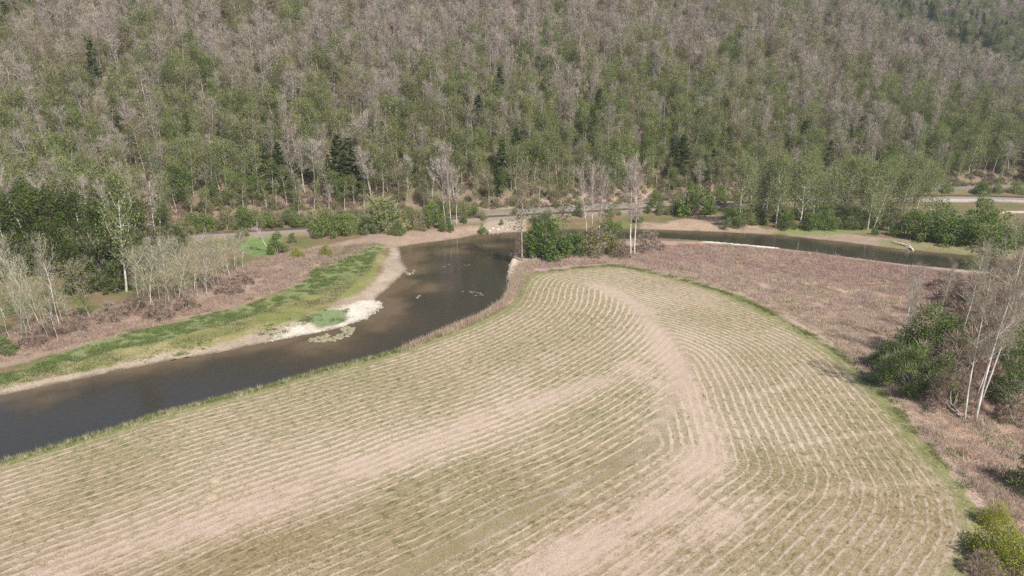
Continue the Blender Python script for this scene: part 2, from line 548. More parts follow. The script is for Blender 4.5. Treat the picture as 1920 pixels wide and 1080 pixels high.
def ground_z(X, Y):
    X, Y = np.asarray(X, float), np.asarray(Y, float)
    dF, dN = seg_dist(X, Y, FAR), seg_dist(X, Y, NEAR)
    d = np.minimum(dF, dN)
    ins = inside(X, Y, RIV)
    bump = (fbm(X / 9, Y / 9, 3) - .5) * .5
    zf = WATER_Z + (1.4 + bump) * sstep(0, 9, dF + (fbm(X / 5, Y / 5, 13) - .5) * 2)
    zn = bump * .4 * sstep(0, 4, dN) + (WATER_Z - .1) * (1 - sstep(.2, 1.1, dN + .4))
    out = np.where(dF < dN, zf, zn)
    inn = np.where(dF < dN, WATER_Z - .02 - np.minimum(dF * .12, 1.2), WATER_Z - .2 - np.minimum(dN * .8, 1.0))
    z = np.where(ins, inn, out)
    dr = seg_dist(X, Y, RAIL[::4])
    do = seg_dist(X, Y, ROAD[::4])
    z = z + np.where(ins, 0, hill_z(X, Y))
    w = (1 - sstep(2.6, 6.5, dr)) * (~ins)
    z = z * (1 - w) + 1.1 * w
    w = (1 - sstep(3.4, 7.0, do)) * (~ins)
    z = z * (1 - w) + 2.15 * w
    return z


# ------------------------------------------------------------------ field outline
left_edge_px = [(-500, 1010), (-200, 925), (0, 866), (100, 838), (200, 808), (300, 776), (400, 751), (500, 726), (600, 696), (700, 672), (760, 655), (830, 630), (900, 603), (945, 580),
                (965, 560), (975, 535), (985, 520), (1010, 510), (1080, 503), (1150, 498)]
right_edge_px = [(1150, 498), (1200, 505), (1300, 530), (1400, 563), (1500, 618), (1560, 655), (1620, 705), (1700, 790), (1760, 860), (1800, 905), (1832, 950), (1836, 985)]
LE = PL(left_edge_px)
REp = np.concatenate([PL(right_edge_px), np.array([[53.5, 66.5], [46, 59], [30, 44], [0, 18], [-60, -22], [-140, -60]])])
FIELD = np.concatenate([smooth_line(LE, 2, 2), smooth_line(REp, 2, 2), [[-190, -60]]])
leS, reS = smooth_line(LE, 1.0, 2), smooth_line(REp, 1.0, 2)
arc = np.arange(len(reS)) * 1.0
offR = 15 * sstep(15, 75, arc)


def row_u(X, Y):
    shp = X.shape
    X, Y = X.ravel(), Y.ravel()
    out = np.full(X.shape, 1e9)
    for pts, off in ((leS, np.zeros(len(leS))), (reS, offR)):
        for i0 in range(0, len(pts), 40):
            p, o = pts[i0:i0 + 40], off[i0:i0 + 40]
            d = np.sqrt((X[:, None] - p[None, :, 0]) ** 2 + (Y[:, None] - p[None, :, 1]) ** 2) + o
            out = np.minimum(out, d.min(1))
    return out.reshape(shp)


# ------------------------------------------------------------------ ground sheet
def axis(parts):
    out = []
    for a, b, st in parts:
        out += list(np.arange(a, b - 1e-6, st))
    out.append(parts[-1][1])
    return np.array(out)


xs = axis([(-1500, -600, 60), (-600, -260, 10), (-260, -130, 2.0), (-130, 150, .65), (150, 290, 1.2), (290, 640, 6), (640, 1600, 60)])
ys = axis([(-500, -60, 40), (-60, 45, 5), (45, 215, .65), (215, 345, .9), (345, 620, 5), (620, 1000, 12), (1000, 2400, 70)])
GX, GY = np.meshgrid(xs, ys)
GZ = ground_z(GX, GY)


def grid_mesh(name, GX, GY, GZ, keep=None):
    ny, nx = GX.shape
    me = bpy.data.meshes.new(name)
    V = np.stack([GX, GY, GZ], -1).reshape(-1, 3)
    j, i = np.meshgrid(np.arange(ny - 1), np.arange(nx - 1), indexing='ij')
    a = (j * nx + i).ravel()
    q = np.stack([a, a + 1, a + nx + 1, a + nx], 1)
    sel = None
    if keep is not None:
        k = keep.ravel()
        q = q[k[q].any(1)]
        used = np.unique(q)
        remap = np.full(len(V), -1)
        remap[used] = np.arange(len(used))
        q = remap[q]
        V = V[used]
        sel = used
    me.vertices.add(len(V))
    me.vertices.foreach_set('co', V.astype(np.float32).ravel())
    me.loops.add(q.size)
    me.loops.foreach_set('vertex_index', q.astype(np.int32).ravel())
    me.polygons.add(len(q))
    me.polygons.foreach_set('loop_start', np.arange(0, q.size, 4, dtype=np.int32))
    me.polygons.foreach_set('loop_total', np.full(len(q), 4, dtype=np.int32))
    me.polygons.foreach_set('use_smooth', np.ones(len(q), bool))
    me.update()
    me.validate()
    return me, sel


def fattr(me, name, v):
    a = me.attributes.new(name, 'FLOAT', 'POINT')
    a.data.foreach_set('value', np.asarray(v, np.float32).ravel())


def cattr(me, name, rgb):
    a = me.attributes.new(name, 'FLOAT_COLOR', 'POINT')
    c = np.ones((rgb.reshape(-1, 3).shape[0], 4), np.float32)
    c[:, :3] = rgb.reshape(-1, 3)
    a.data.foreach_set('color', c.ravel())


ground_me, _ = grid_mesh('ground', GX, GY, GZ)
C = np.zeros(GX.shape + (3,))
n1 = fbm(GX / 6, GY / 6, 21)
n2 = fbm(GX / 2.2, GY / 2.2, 31, 3)
n3 = fbm(GX / 22, GY / 22, 41)


def col(c):
    return np.array(c)[None, None, :]


def blend(w, c):
    global C
    C = C * (1 - w[..., None]) + (c if getattr(c, 'ndim', 0) == 3 else col(c)) * w[..., None]


def mixc(a, b, w):
    return col(a) * (1 - w[..., None]) + col(b) * w[..., None]


def paint(px, c, soft=1.5, amp=3.0, k=1.0, z=0.0):
    pl = PL(px, z) if not isinstance(px, np.ndarray) else px
    lo, hi = pl.min(0) - 12, pl.max(0) + 12
    m = (GX > lo[0]) & (GX < hi[0]) & (GY > lo[1]) & (GY < hi[1])
    w = np.zeros(GX.shape)
    w[m] = sstep(-soft, soft, sdist(GX[m], GY[m], pl) + (n1[m] - .5) * amp * 2 + (n2[m] - .5) * amp) * k
    blend(w, c)


# dead growth everywhere on the flood plain, leaf litter on the hill
C[:] = mixc((.20, .145, .085), (.15, .15, .06), sstep(.4, .65, n1))
S = foot_s(GX, GY)
blend(sstep(-6, 3, S + (n1 - .5) * 6), mixc((.225, .165, .12), (.17, .135, .09), sstep(.35, .65, n3)))
blend(sstep(0, 8, S) * sstep(.56, .7, n1) * .7, (.13, .15, .05))
# the rough ground right of and beyond the field
paint([(930, 575), (948, 500), (985, 462), (1200, 450), (1330, 455), (1500, 470), (1700, 497), (1960, 520), (2300, 560), (2600, 1400), (1900, 1400), (1820, 1080), (1836, 985), (1700, 780), (1560, 650), (1400, 555), (1150, 494), (985, 512), (960, 570)],
      mixc((.43, .325, .25), (.37, .265, .22), sstep(.35, .65, n3)), 1.5, 1.0)
paint([(1200, 452), (1330, 458), (1500, 472), (1700, 500), (1780, 520), (1760, 560), (1650, 545), (1500, 515), (1330, 490), (1190, 478)], mixc((.42, .27, .22), (.36, .22, .185), n1), 4, 4)
False and paint([(1220, 500), (1420, 525), (1600, 560), (1650, 600), (1600, 640), (1450, 570), (1300, 520)], mixc((.42, .28, .175), (.37, .25, .15), n1), 4, 5, .8)
paint([(1730, 760), (1850, 760), (1960, 800), (1960, 1000), (1880, 1000), (1800, 880)], mixc((.45, .31, .235), (.38, .26, .195), n1), 3, 4)
# left bank: dead scrub, green bands, dry grass, sand, gravel bar
paint([(-300, 740), (0, 690), (150, 650), (300, 612), (450, 575), (560, 535), (640, 490), (740, 455), (700, 440), (560, 470), (480, 490), (300, 560), (100, 620), (-300, 690)], mixc((.37, .265, .20), (.29, .21, .155), n1), 1.5, 2)
paint([(-300, 790), (0, 745), (300, 683), (500, 640), (640, 590), (700, 530), (725, 470), (700, 455), (600, 520), (400, 600), (200, 650), (0, 705), (-300, 755)], mixc((.20, .205, .075), (.28, .24, .115), sstep(.4, .6, n1)), 1.5, 2, z=-0.4)
paint([(-300, 760), (0, 712), (130, 680), (210, 657), (300, 640), (380, 618), (480, 590), (600, 548), (690, 505), (718, 456), (640, 463), (600, 495), (550, 540), (450, 578), (370, 592), (270, 618), (180, 640), (60, 688), (0, 700), (-300, 745)],
      mixc((.17, .21, .09), (.23, .235, .11), n2), 1.0, 1.6)
paint([(430, 620), (560, 590), (640, 560), (700, 520), (706, 500), (640, 540), (540, 575)], mixc((.17, .20, .06), (.25, .22, .09), n1), 1.5, 2.5, z=-0.5)
paint([(-300, 800), (0, 748), (300, 685), (430, 662), (520, 640), (600, 628), (690, 600), (728, 572), (712, 555), (770, 505), (752, 455), (735, 455), (725, 490), (705, 530), (660, 560), (590, 595), (500, 622), (420, 645), (300, 665), (100, 705), (0, 725), (-300, 780)],
      mixc((.40, .325, .245), (.33, .26, .19), n1), .8, 1.0, z=-1.0)
paint([(490, 645), (560, 632), (640, 617), (700, 599), (727, 577), (722, 562), (700, 563), (660, 577), (610, 596), (560, 613)], mixc((.58, .52, .435), (.44, .375, .30), sstep(.35, .65, n1)), .7, 1.0, z=-1.2)
paint([(568, 608), (600, 592), (660, 584), (655, 602), (600, 614)], (.17, .21, .10), .6, 1.6, z=-1.2)
# far bank of the bend, both banks of the far channel
paint([(735, 462), (800, 456), (900, 441), (960, 437), (960, 428), (880, 428), (740, 440), (690, 446)], mixc((.36, .265, .195), (.28, .2, .15), n1), .8, 1.0, z=-0.9)
paint([(1200, 431), (1320, 436), (1460, 443), (1570, 455), (1710, 472), (1830, 482), (1960, 496), (1960, 480), (1820, 468), (1700, 455), (1570, 440), (1420, 430), (1300, 424), (1200, 420)], mixc((.34, .25, .185), (.27, .2, .145), n1), .8, 1.0, z=-0.9)
paint([(1220, 425), (1300, 405), (1360, 402), (1420, 412), (1420, 425), (1320, 427)], (.35, .255, .18), 1, 1.5)
paint([(1450, 431), (1480, 427), (1640, 433), (1640, 438), (1560, 438), (1460, 434)], (.19, .21, .085), 1, 1.5)
paint([(1650, 448), (1800, 458), (1960, 470), (1960, 478), (1800, 470), (1660, 456)], (.22, .20, .10), 1, 1.5)
paint([(1310, 453), (1380, 451), (1470, 462), (1460, 466), (1380, 459)], (.72, .66, .56), .5, .4)
paint([(440, 470), (470, 446), (530, 446), (520, 475), (480, 482)], (.16, .22, .08), .8, 1)
paint([(880, 428), (930, 414), (990, 412), (985, 430), (940, 434)], mixc((.40, .33, .26), (.32, .25, .18), n2), .8, 1.2)
# pale cut bank on the field side of the bend
dcb = seg_dist(GX, GY, PL([(958, 545), (962, 520), (958, 495), (966, 476)]))
blend(1 - sstep(.8, 1.8, dcb + (n2 - .5) * 1.5), mixc((.68, .60, .50), (.5, .4, .3), n1))
# bare soil above the road
for a, b, w_ in ((880, 1000, 5), (1010, 1240, 9), (1340, 1400, 8), (1690, 1800, 7), (340, 430, 7)):
    m = (GX > P(a, 395, 2)[0]) & (GX < P(b, 385, 2)[0])
    blend(m * sstep(-7, -4, S) * (1 - sstep(w_ - 4, w_ + 3, S + (n1 - .5) * 6)) * .85, mixc((.38, .28, .205), (.30, .225, .165), n2))
dra = seg_dist(GX, GY, RAIL[::4])
blend(1 - sstep(3.2, 6.0, dra + (n2 - .5) * 2), mixc((.22, .18, .125), (.26, .22, .14), n2))
mw = (GX > P(1700, 372)[0]) * sstep(0, 2, np.interp(GX, RAIL[np.argsort(RAIL[:, 0]), 0], RAIL[np.argsort(RAIL[:, 0]), 1]) - GY) * (1 - sstep(5, 8, dra + (n1 - .5) * 4))
blend(mw, mixc((.42, .375, .335), (.32, .28, .23), n1))
paint([(1865, 396), (1930, 395), (2100, 400), (2100, 403), (1930, 399), (1868, 400)], (.50, .45, .37), .5, .4)
river_bed = inside(GX, GY, RIV)
blend(river_bed * 1.0, (.09, .065, .04))
wetm = (~river_bed) * (1 - sstep(.3, 1.5, seg_dist(GX, GY, FAR) + (n2 - .5) * 1.2))
C *= (1 - .45 * wetm)[..., None]
C *= (.82 + .36 * n2)[..., None]
cattr(ground_me, 'cover', C)

m, n, l = mat('ground_cover')
at_ = N(n, 'ShaderNodeAttribute', attribute_name='cover')
ge = N(n, 'ShaderNodeNewGeometry')
no = N(n, 'ShaderNodeTexNoise', _Scale=2.6, _Detail=7, _Roughness=.7)
l.new(ge.outputs['Position'], no.inputs[0])
rp = ramp(n, [(.25, (.45, .45, .45)), (.5, (1, 1, 1)), (.78, (1.5, 1.45, 1.4))])
l.new(no.outputs[0], rp.inputs[0])
mu = N(n, 'ShaderNodeMix', data_type='RGBA', blend_type='MULTIPLY')
mu.inputs[0].default_value = 1
l.new(at_.outputs['Color'], mu.inputs[6]); l.new(rp.outputs[0], mu.inputs[7])
bs = N(n, 'ShaderNodeBsdfPrincipled', _Roughness=.95)
bs.inputs['Specular IOR Level'].default_value = .1
l.new(mu.outputs[2], bs.inputs['Base Color'])
bp = N(n, 'ShaderNodeBump', _Strength=.9, _Distance=.25)
l.new(no.outputs[0], bp.inputs['Height']); l.new(bp.outputs[0], bs.inputs['Normal'])
l.new(bs.outputs[0], N(n, 'ShaderNodeOutputMaterial').inputs[0])
ground_me.materials.append(m)
g = put('ground', ground_me)
tag(g, 'river flats and wooded hillside ground', 'ground', kind='structure')

# ------------------------------------------------------------------ water
wx, wy = axis([(-260, -130, 3), (-130, 30, .8), (30, 330, 1.5)]), axis([(60, 330, .8)])
WX, WY = np.meshgrid(wx, wy)
wi = sdist(WX, WY, RIV)
water_me, sel = grid_mesh('river', WX, WY, np.full(WX.shape, WATER_Z), wi > -2.5)
dFw = seg_dist(WX, WY, FAR)
shal = np.clip(1 - dFw / 9 + (fbm(WX / 7, WY / 7, 51) - .5) * 1.5, 0, 1)
for a, b, r_ in ((850, 470, 7), (800, 540, 5), (700, 600, 7), (780, 500, 6), (600, 640, 8), (930, 460, 5)):
    q = P(a, b, WATER_Z)
    shal = np.maximum(shal, np.exp(-((WX - q[0]) ** 2 + (WY - q[1]) ** 2) / r_ ** 2) * (.35 + fbm(WX / 3, WY / 3, 61)))
fattr(water_me, 'shallow', np.clip(shal, 0, 1).ravel()[sel])
m, n, l = mat('river_water')
at_ = N(n, 'ShaderNodeAttribute', attribute_name='shallow')
ge = N(n, 'ShaderNodeNewGeometry')
no = N(n, 'ShaderNodeTexNoise', _Scale=.9, _Detail=4, _Roughness=.6)
l.new(ge.outputs['Position'], no.inputs[0])
ad = N(n, 'ShaderNodeMath', operation='MULTIPLY_ADD')
ad.inputs[1].default_value = .35
l.new(no.outputs[0], ad.inputs[0]); l.new(at_.outputs['Fac'], ad.inputs[2])
rp = ramp(n, [(.1, (.036, .034, .028)), (.5, (.068, .052, .034)), (1.0, (.13, .092, .058))])
l.new(ad.outputs[0], rp.inputs[0])
bs = N(n, 'ShaderNodeBsdfPrincipled', _Roughness=.07, _IOR=1.33)
l.new(rp.outputs[0], bs.inputs['Base Color'])
n_2 = N(n, 'ShaderNodeTexNoise', _Scale=1.6, _Detail=3)
l.new(ge.outputs['Position'], n_2.inputs[0])
bp = N(n, 'ShaderNodeBump', _Strength=.25, _Distance=.06)
l.new(n_2.outputs[0], bp.inputs['Height']); l.new(bp.outputs[0], bs.inputs['Normal'])
l.new(bs.outputs[0], N(n, 'ShaderNodeOutputMaterial').inputs[0])
water_me.materials.append(m)
tag(put('river', water_me), 'dark brown slow river bending round the field', 'river', kind='structure')

# ------------------------------------------------------------------ field sheet
ROW = 1.4
fx, fy = axis([(-160, 75, .8)]), axis([(-40, 195, .8)])
FX, FY = np.meshgrid(fx, fy)
fin = sdist(FX, FY, FIELD)
FU = row_u(FX, FY)
def soften(A, r, it=3):
    for _ in range(it):
        for ax in (0, 1):
            n_ = A.shape[ax]
            pad = [(0, 0), (0, 0)]; pad[ax] = (r + 1, r)
            cs_ = np.cumsum(np.pad(A, pad, mode='edge'), axis=ax)
            A = (np.take(cs_, np.arange(2 * r + 1, n_ + 2 * r + 1), ax) - np.take(cs_, np.arange(0, n_), ax)) / (2 * r + 1)
    return A


FU = FU + (soften(FU, 1, 2) - FU) * sstep(3, 6, fin) + (fbm(FX / 9, FY / 9, 131) - .5) * .6


def worn_at(x, y):
    i, j = np.clip((x - fx[0]) / .8, 0, len(fx) - 1).astype(int), np.clip((y - fy[0]) / .8, 0, len(fy) - 1).astype(int)
    return worn_g[j, i]


def row_at(x, y):
    i, j = np.clip((x - fx[0]) / .8, 0, len(fx) - 2), np.clip((y - fy[0]) / .8, 0, len(fy) - 2)
    a, b = i.astype(int), j.astype(int)
    u, v = i - a, j - b
    return (FU[b, a] * (1 - u) + FU[b, a + 1] * u) * (1 - v) + (FU[b + 1, a] * (1 - u) + FU[b + 1, a + 1] * u) * v


FZ = ground_z(FX, FY) + .06
FZ = np.where(fin > 0, FZ, FZ - .25)
field_me, sel = grid_mesh('field', FX, FY, FZ, fin > -.3)
fattr(field_me, 'row', FU.ravel()[sel])
fattr(field_me, 'edge', fin.ravel()[sel])
al = np.zeros(FX.shape); bd = np.full(FX.shape, 1e9)
for pts, off, a0 in ((leS, np.zeros(len(leS)), 0.), (reS, offR, 700.)):
    for k_ in range(0, len(pts), 1):
        d_ = np.hypot(FX - pts[k_, 0], FY - pts[k_, 1]) + off[k_]
        m_ = d_ < bd
        bd[m_] = d_[m_]; al[m_] = a0 + k_
fattr(field_me, 'along', soften(al, 1, 1).ravel()[sel])
worn = np.zeros(FX.shape)
for w_px, wd, k_ in (([(1120, 535), (1190, 570), (1230, 620), (1260, 680), (1290, 740), (1325, 800), (1325, 850), (1290, 900), (1220, 960), (1130, 1010), (1000, 1078)], 3.6, 1.25),
                     ([(1190, 690), (950, 772), (750, 850), (550, 925), (350, 990), (150, 1060), (0, 1120)], 4.2, .95), ([(1180, 1070), (1300, 1000), (1420, 950)], 3.0, .8), ([(1190, 700), (1240, 735), (1262, 780), (1225, 815)], 3.2, .9)):
    worn = np.maximum(worn, k_ * np.exp(-(seg_dist(FX, FY, smooth_line(PL(w_px), 1, 2)) / wd) ** 2))
worn_g = worn
fattr(field_me, 'worn', (worn * (.15 + 1.5 * fbm(FX / 6, FY / 6, 141)) + .55 * sstep(.55, .75, fbm(FX / 10, FY / 10, 143)) * sstep(130, 60, FY)).ravel()[sel])
seam = np.exp(-(seg_dist(FX, FY, smooth_line(PL([(1215, 728), (1000, 815), (850, 884), (600, 985), (400, 1066), (250, 1120)]), 1, 2)) / 2.6) ** 2)
trk = np.zeros(FX.shape)
for t_px, wd in (([(1480, 838), (1560, 822), (1640, 812), (1700, 806)], .5), ([(1500, 930), (1600, 915), (1700, 905), (1780, 903)], .5), ([(1200, 960), (1320, 940), (1440, 935), (1560, 925)], .4), ([(1390, 745), (1440, 735), (1490, 720)], .9), ([(1160, 690), (1230, 655), (1240, 620)], .7), ([(1760, 1075), (1790, 1020), (1830, 985)], .9)):
    trk = np.maximum(trk, np.exp(-(seg_dist(FX, FY, smooth_line(PL(t_px), .6, 2)) / wd) ** 2))


def blob_field(X, Y, lst):
    o = np.zeros(X.shape)
    for a, b, r_, k in lst:
        q = P(a, b)
        o += k * np.exp(-((X - q[0]) ** 2 + (Y - q[1]) ** 2) / r_ ** 2)
    return o


tan_blobs = [(1230, 640, 11, .9), (1190, 560, 10, .8), (1100, 530, 9, .35), (1290, 700, 9, .8), (1330, 800, 7, 1.0), (1300, 880, 5, .7), (1000, 770, 11, .6), (750, 850, 10, .75), (550, 900, 9, .7), (400, 950, 8, .75),
             (250, 1010, 7, .7), (100, 1060, 6, .6), (1180, 760, 7, .5), (1150, 1040, 7, .8), (1350, 980, 5, .55), (1000, 1060, 4, .4), (1480, 800, 6, .4), (1600, 1000, 6, .35), (1230, 900, 4, .5), (640, 960, 5, .5), (900, 820, 7, .5), (1420, 700, 8, .25)]
green_blobs = [(850, 590, 8, .3), (950, 560, 10, .35), (700, 700, 8, .35), (500, 760, 8, .3), (200, 850, 6, .3), (900, 880, 6, .45), (750, 960, 6, .55), (600, 1010, 5, .6), (480, 1050, 4, .5), (1100, 780, 7, .5), (1250, 780, 5, .4), (1000, 960, 5, .35), (850, 1040, 5, .45), (1150, 880, 6, .3),
               (1430, 860, 6, .5), (1500, 920, 5, .35), (1690, 880, 7, .4), (1740, 940, 5, .4), (1600, 820, 7, .25), (1500, 760, 7, .2), (1080, 600, 9, .2), (650, 790, 7, .15)]
tanv = blob_field(FX, FY, tan_blobs) - blob_field(FX, FY, green_blobs) + (fbm(FX / 11, FY / 11, 71) - .5) * 1.1 + trk * 1.1 - seam * .45
fattr(field_me, 'dry', tanv.ravel()[sel])
redv = np.clip(sstep(95, 60, FY) * .8 + (fbm(FX / 14, FY / 14, 81) - .5) * 1.2 + blob_field(FX, FY, [(1300, 700, 8, .5), (1150, 1050, 9, .5), (500, 950, 12, .35), (1650, 1000, 9, .4)]), 0, 1)
fattr(field_me, 'red', redv.ravel()[sel])

m, n, l = mat('mown_field')
A = {k: N(n, 'ShaderNodeAttribute', attribute_name=k).outputs['Fac'] for k in ('row', 'edge', 'dry', 'red', 'along', 'worn')}
ge = N(n, 'ShaderNodeNewGeometry')
pos = ge.outputs['Position']


def mth(op, a, b=None, c=None):
    q = N(n, 'ShaderNodeMath', operation=op)
    for i, v in enumerate((a, b, c)):
        if v is None: continue
        if isinstance(v, (int, float)): q.inputs[i].default_value = v
        else: l.new(v, q.inputs[i])
    return q.outputs[0]


def noise(scale, det=4, rough=.6, src=None):
    q = N(n, 'ShaderNodeTexNoise', _Scale=scale, _Detail=det, _Roughness=rough)
    l.new(src or pos, q.inputs[0])
    return q.outputs[0]


def srange(v, a, b, lo=0., hi=1.):
    q = N(n, 'ShaderNodeMapRange', interpolation_type='SMOOTHSTEP')
    q.inputs[1].default_value, q.inputs[2].default_value, q.inputs[3].default_value, q.inputs[4].default_value = a, b, lo, hi
    l.new(v, q.inputs[0])
    return q.outputs[0]


def mixcol(f, a, b, typ='MIX'):
    q = N(n, 'ShaderNodeMix', data_type='RGBA', blend_type=typ)
    for i, v in ((0, f), (6, a), (7, b)):
        if isinstance(v, (int, float)): q.inputs[i].default_value = v
        elif isinstance(v, tuple): q.inputs[i].default_value = (*v, 1)
        else: l.new(v, q.inputs[i])
    return q.outputs[2]


nz_mid, nz_fine, nz_speck = noise(.55, 5, .6), noise(2.4, 6, .7), noise(7.0, 4, .7)
cx_ = N(n, 'ShaderNodeCombineXYZ')
l.new(mth('MULTIPLY', A['row'], 2.6), cx_.inputs[0]); l.new(mth('MULTIPLY', A['along'], .42), cx_.inputs[1])
nz_str = noise(1.0, 4, .65, cx_.outputs[0])
wob = mth('MULTIPLY_ADD', mth('SUBTRACT', nz_fine, .5), .45, A['row'])
wob = mth('MULTIPLY_ADD', mth('SUBTRACT', nz_speck, .5), .75, wob)
ph = mth('FRACT', mth('DIVIDE', wob, ROW))
tri = mth('ABSOLUTE', mth('SUBTRACT', ph, .5))          # 0 in the middle of a windrow, .5 between
dryness = mth('ADD', A['dry'], mth('MULTIPLY', mth('SUBTRACT', nz_mid, .5), 2.0))
dryness = mth('ADD', dryness, mth('MULTIPLY', mth('SUBTRACT', nz_fine, .5), 1.0))
dryness = mth('ADD', dryness, mth('MULTIPLY', mth('SUBTRACT', nz_str, .5), 3.0))
wid = srange(dryness, -1.0, 1.5, .0, .27)
row_mask = mth('SUBTRACT', 1.0, srange(mth('SUBTRACT', tri, wid), -.08, .15))
straw = mixcol(A['red'], mixcol(nz_str, (.42, .335, .24), (.57, .47, .36)), mixcol(nz_fine, (.37, .265, .195), (.51, .395, .30)))
green = mixcol(nz_str, (.16, .14, .07), (.375, .305, .19))
green = mixcol(srange(noise(1.3, 5, .75), .52, .68, 0, .6), green, (.20, .215, .075))
green = mixcol(mth('MULTIPLY', A['red'], .55), green, (.24, .17, .09))
soil = mixcol(nz_speck, (.27, .205, .135), (.42, .335, .225))
between = mixcol(srange(dryness, -.75, .6), green, soil)
cd_ = N(n, 'ShaderNodeCombineXYZ')
l.new(mth('MULTIPLY', A['row'], 1.9), cd_.inputs[0]); l.new(mth('MULTIPLY', A['along'], .95), cd_.inputs[1])
dash = noise(1.0, 5, .7, cd_.outputs[0])
lush_ = srange(dryness, -.9, 1.3, .95, .25)
between = mixcol(mth('MULTIPLY', srange(dash, .48, .62), lush_), between, mixcol(A['red'], (.105, .125, .035), (.135, .115, .05)))
row_mask = mth('MULTIPLY', row_mask, srange(dash, .66, .52))
colr = mixcol(row_mask, between, straw)
wornf = srange(mth('MULTIPLY_ADD', mth('SUBTRACT', nz_str, .5), 1.3, mth('MULTIPLY_ADD', mth('SUBTRACT', nz_fine, .5), 1.2, mth('MULTIPLY_ADD', mth('SUBTRACT', nz_mid, .5), 1.3, A['worn']))), .3, 1.15, 0, .72)
colr = mixcol(wornf, colr, mixcol(nz_str, (.34, .245, .19), (.56, .445, .36)))
# grass headland along the edge
edge_n = mth('MULTIPLY_ADD', mth('SUBTRACT', nz_mid, .5), 3.5, A['edge'])
edge_g = srange(edge_n, .6, 3.8, .7, 0.)
colr = mixcol(edge_g, colr, mixcol(nz_fine, (.12, .15, .045), (.25, .25, .10)))
# the dark narrow gaps beside the windrows are lower and hold dark thatch
gap = mth('MULTIPLY', srange(mth('ABSOLUTE', mth('SUBTRACT', tri, .36)), 0, .10, 1, 0), mth('SUBTRACT', 1., edge_g))
spk = ramp(n, [(.28, (.55, .54, .5)), (.5, (1, 1, 1)), (.75, (1.28, 1.25, 1.2))])
l.new(nz_speck, spk.inputs[0])
colr = mixcol(1.0, colr, spk.outputs[0], 'MULTIPLY')
bs = N(n, 'ShaderNodeBsdfPrincipled', _Roughness=.95)
bs.inputs['Specular IOR Level'].default_value = .08
l.new(colr, bs.inputs['Base Color'])
hgt = mth('ADD', mth('MULTIPLY', mth('MULTIPLY', row_mask, mth('SUBTRACT', 1.0, wornf)), .55), mth('ADD', mth('MULTIPLY', nz_fine, .5), mth('MULTIPLY', nz_speck, .3)))
bp = N(n, 'ShaderNodeBump', _Strength=1.0, _Distance=.08)
l.new(hgt, bp.inputs['Height']); l.new(bp.outputs[0], bs.inputs['Normal'])
l.new(bs.outputs[0], N(n, 'ShaderNodeOutputMaterial').inputs[0])
field_me.materials.append(m)
tag(put('field', field_me), 'mown field with curved windrows', 'field', kind='structure')


# ------------------------------------------------------------------ scattering of uncountable growth
def scatter(name, label, cat, pts, protos, smin, smax, scales=None, idx=None, rot=None):
    """one object that draws its prototypes at every point"""
    n_ = len(pts)
    me = bpy.data.meshes.new(name)
    me.vertices.add(n_)
    me.vertices.foreach_set('co', np.asarray(pts, np.float32).ravel())
    sc = rng.uniform(smin, smax, n_) if scales is None else scales
    fattr(me, 'size', sc)
    fattr(me, 'turn', rng.uniform(0, 6.283, n_) if rot is None else rot)
    ii = rng.integers(0, len(protos), n_) if idx is None else idx
    a = me.attributes.new('pick', 'INT', 'POINT')
    a.data.foreach_set('value', np.asarray(ii, np.int32))
    c = bpy.data.collections.new(name + '_kinds')
    for k, pm in enumerate(protos):
        c.objects.link(bpy.data.objects.new(f'{name}_kind_{k:03d}', pm))
    o = put(name, me)
    ng = bpy.data.node_groups.new(name, 'GeometryNodeTree')
    ng.interface.new_socket('Geometry', in_out='INPUT', socket_type='NodeSocketGeometry')
    ng.interface.new_socket('Geometry', in_out='OUTPUT', socket_type='NodeSocketGeometry')
    nn, ll = ng.nodes, ng.links
    gi, go = nn.new('NodeGroupInput'), nn.new('NodeGroupOutput')
    ci = nn.new('GeometryNodeCollectionInfo')
    ci.inputs['Collection'].default_value = c
    ci.inputs['Separate Children'].default_value = True
    ci.inputs['Reset Children'].default_value = True
    iop = nn.new('GeometryNodeInstanceOnPoints')
    iop.inputs['Pick Instance'].default_value = True

    def na(nm, t):
        q = nn.new('GeometryNodeInputNamedAttribute')
        q.data_type = t
        q.inputs[0].default_value = nm
        return q.outputs[0]
    cx = nn.new('ShaderNodeCombineXYZ')
    ll.new(na('turn', 'FLOAT'), cx.inputs[2])
    e2r = nn.new('FunctionNodeEulerToRotation')
    ll.new(cx.outputs[0], e2r.inputs[0])
    ll.new(gi.outputs[0], iop.inputs['Points'])
    ll.new(ci.outputs[0], iop.inputs['Instance'])
    ll.new(na('pick', 'INT'), iop.inputs['Instance Index'])
    ll.new(e2r.outputs[0], iop.inputs['Rotation'])
    ll.new(na('size', 'FLOAT'), iop.inputs['Scale'])
    ll.new(iop.outputs[0], go.inputs[0])
    mo = o.modifiers.new('scatter', 'NODES')
    mo.node_group = ng
    tag(o, label, cat, kind='stuff')
    return o


def tuft(name, nb, h, spread, w, m_, lean=.5):
    b = MB()
    base = np.stack([rng.normal(size=nb) * spread, rng.normal(size=nb) * spread, np.full(nb, -.03)], 1)
    d = np.stack([rng.normal(size=nb) * lean, rng.normal(size=nb) * lean, np.ones(nb)], 1)
    d /= np.linalg.norm(d, axis=1)[:, None]
    b.blades(base, d * (h * rng.uniform(.4, 1.2, (nb, 1))), w * rng.uniform(.6, 1.4, nb))
    return b.mesh(name, [m_])


def in_px(poly, n_, z=0.0):
    pl = PL(poly, z)
    lo, hi = pl.min(0), pl.max(0)
    out = np.zeros((0, 2))
    while len(out) < n_:
        q = rng.uniform(lo, hi, (n_ * 2, 2))
        out = np.concatenate([out, q[inside(q[:, 0], q[:, 1], pl)]])
    return out[:n_]


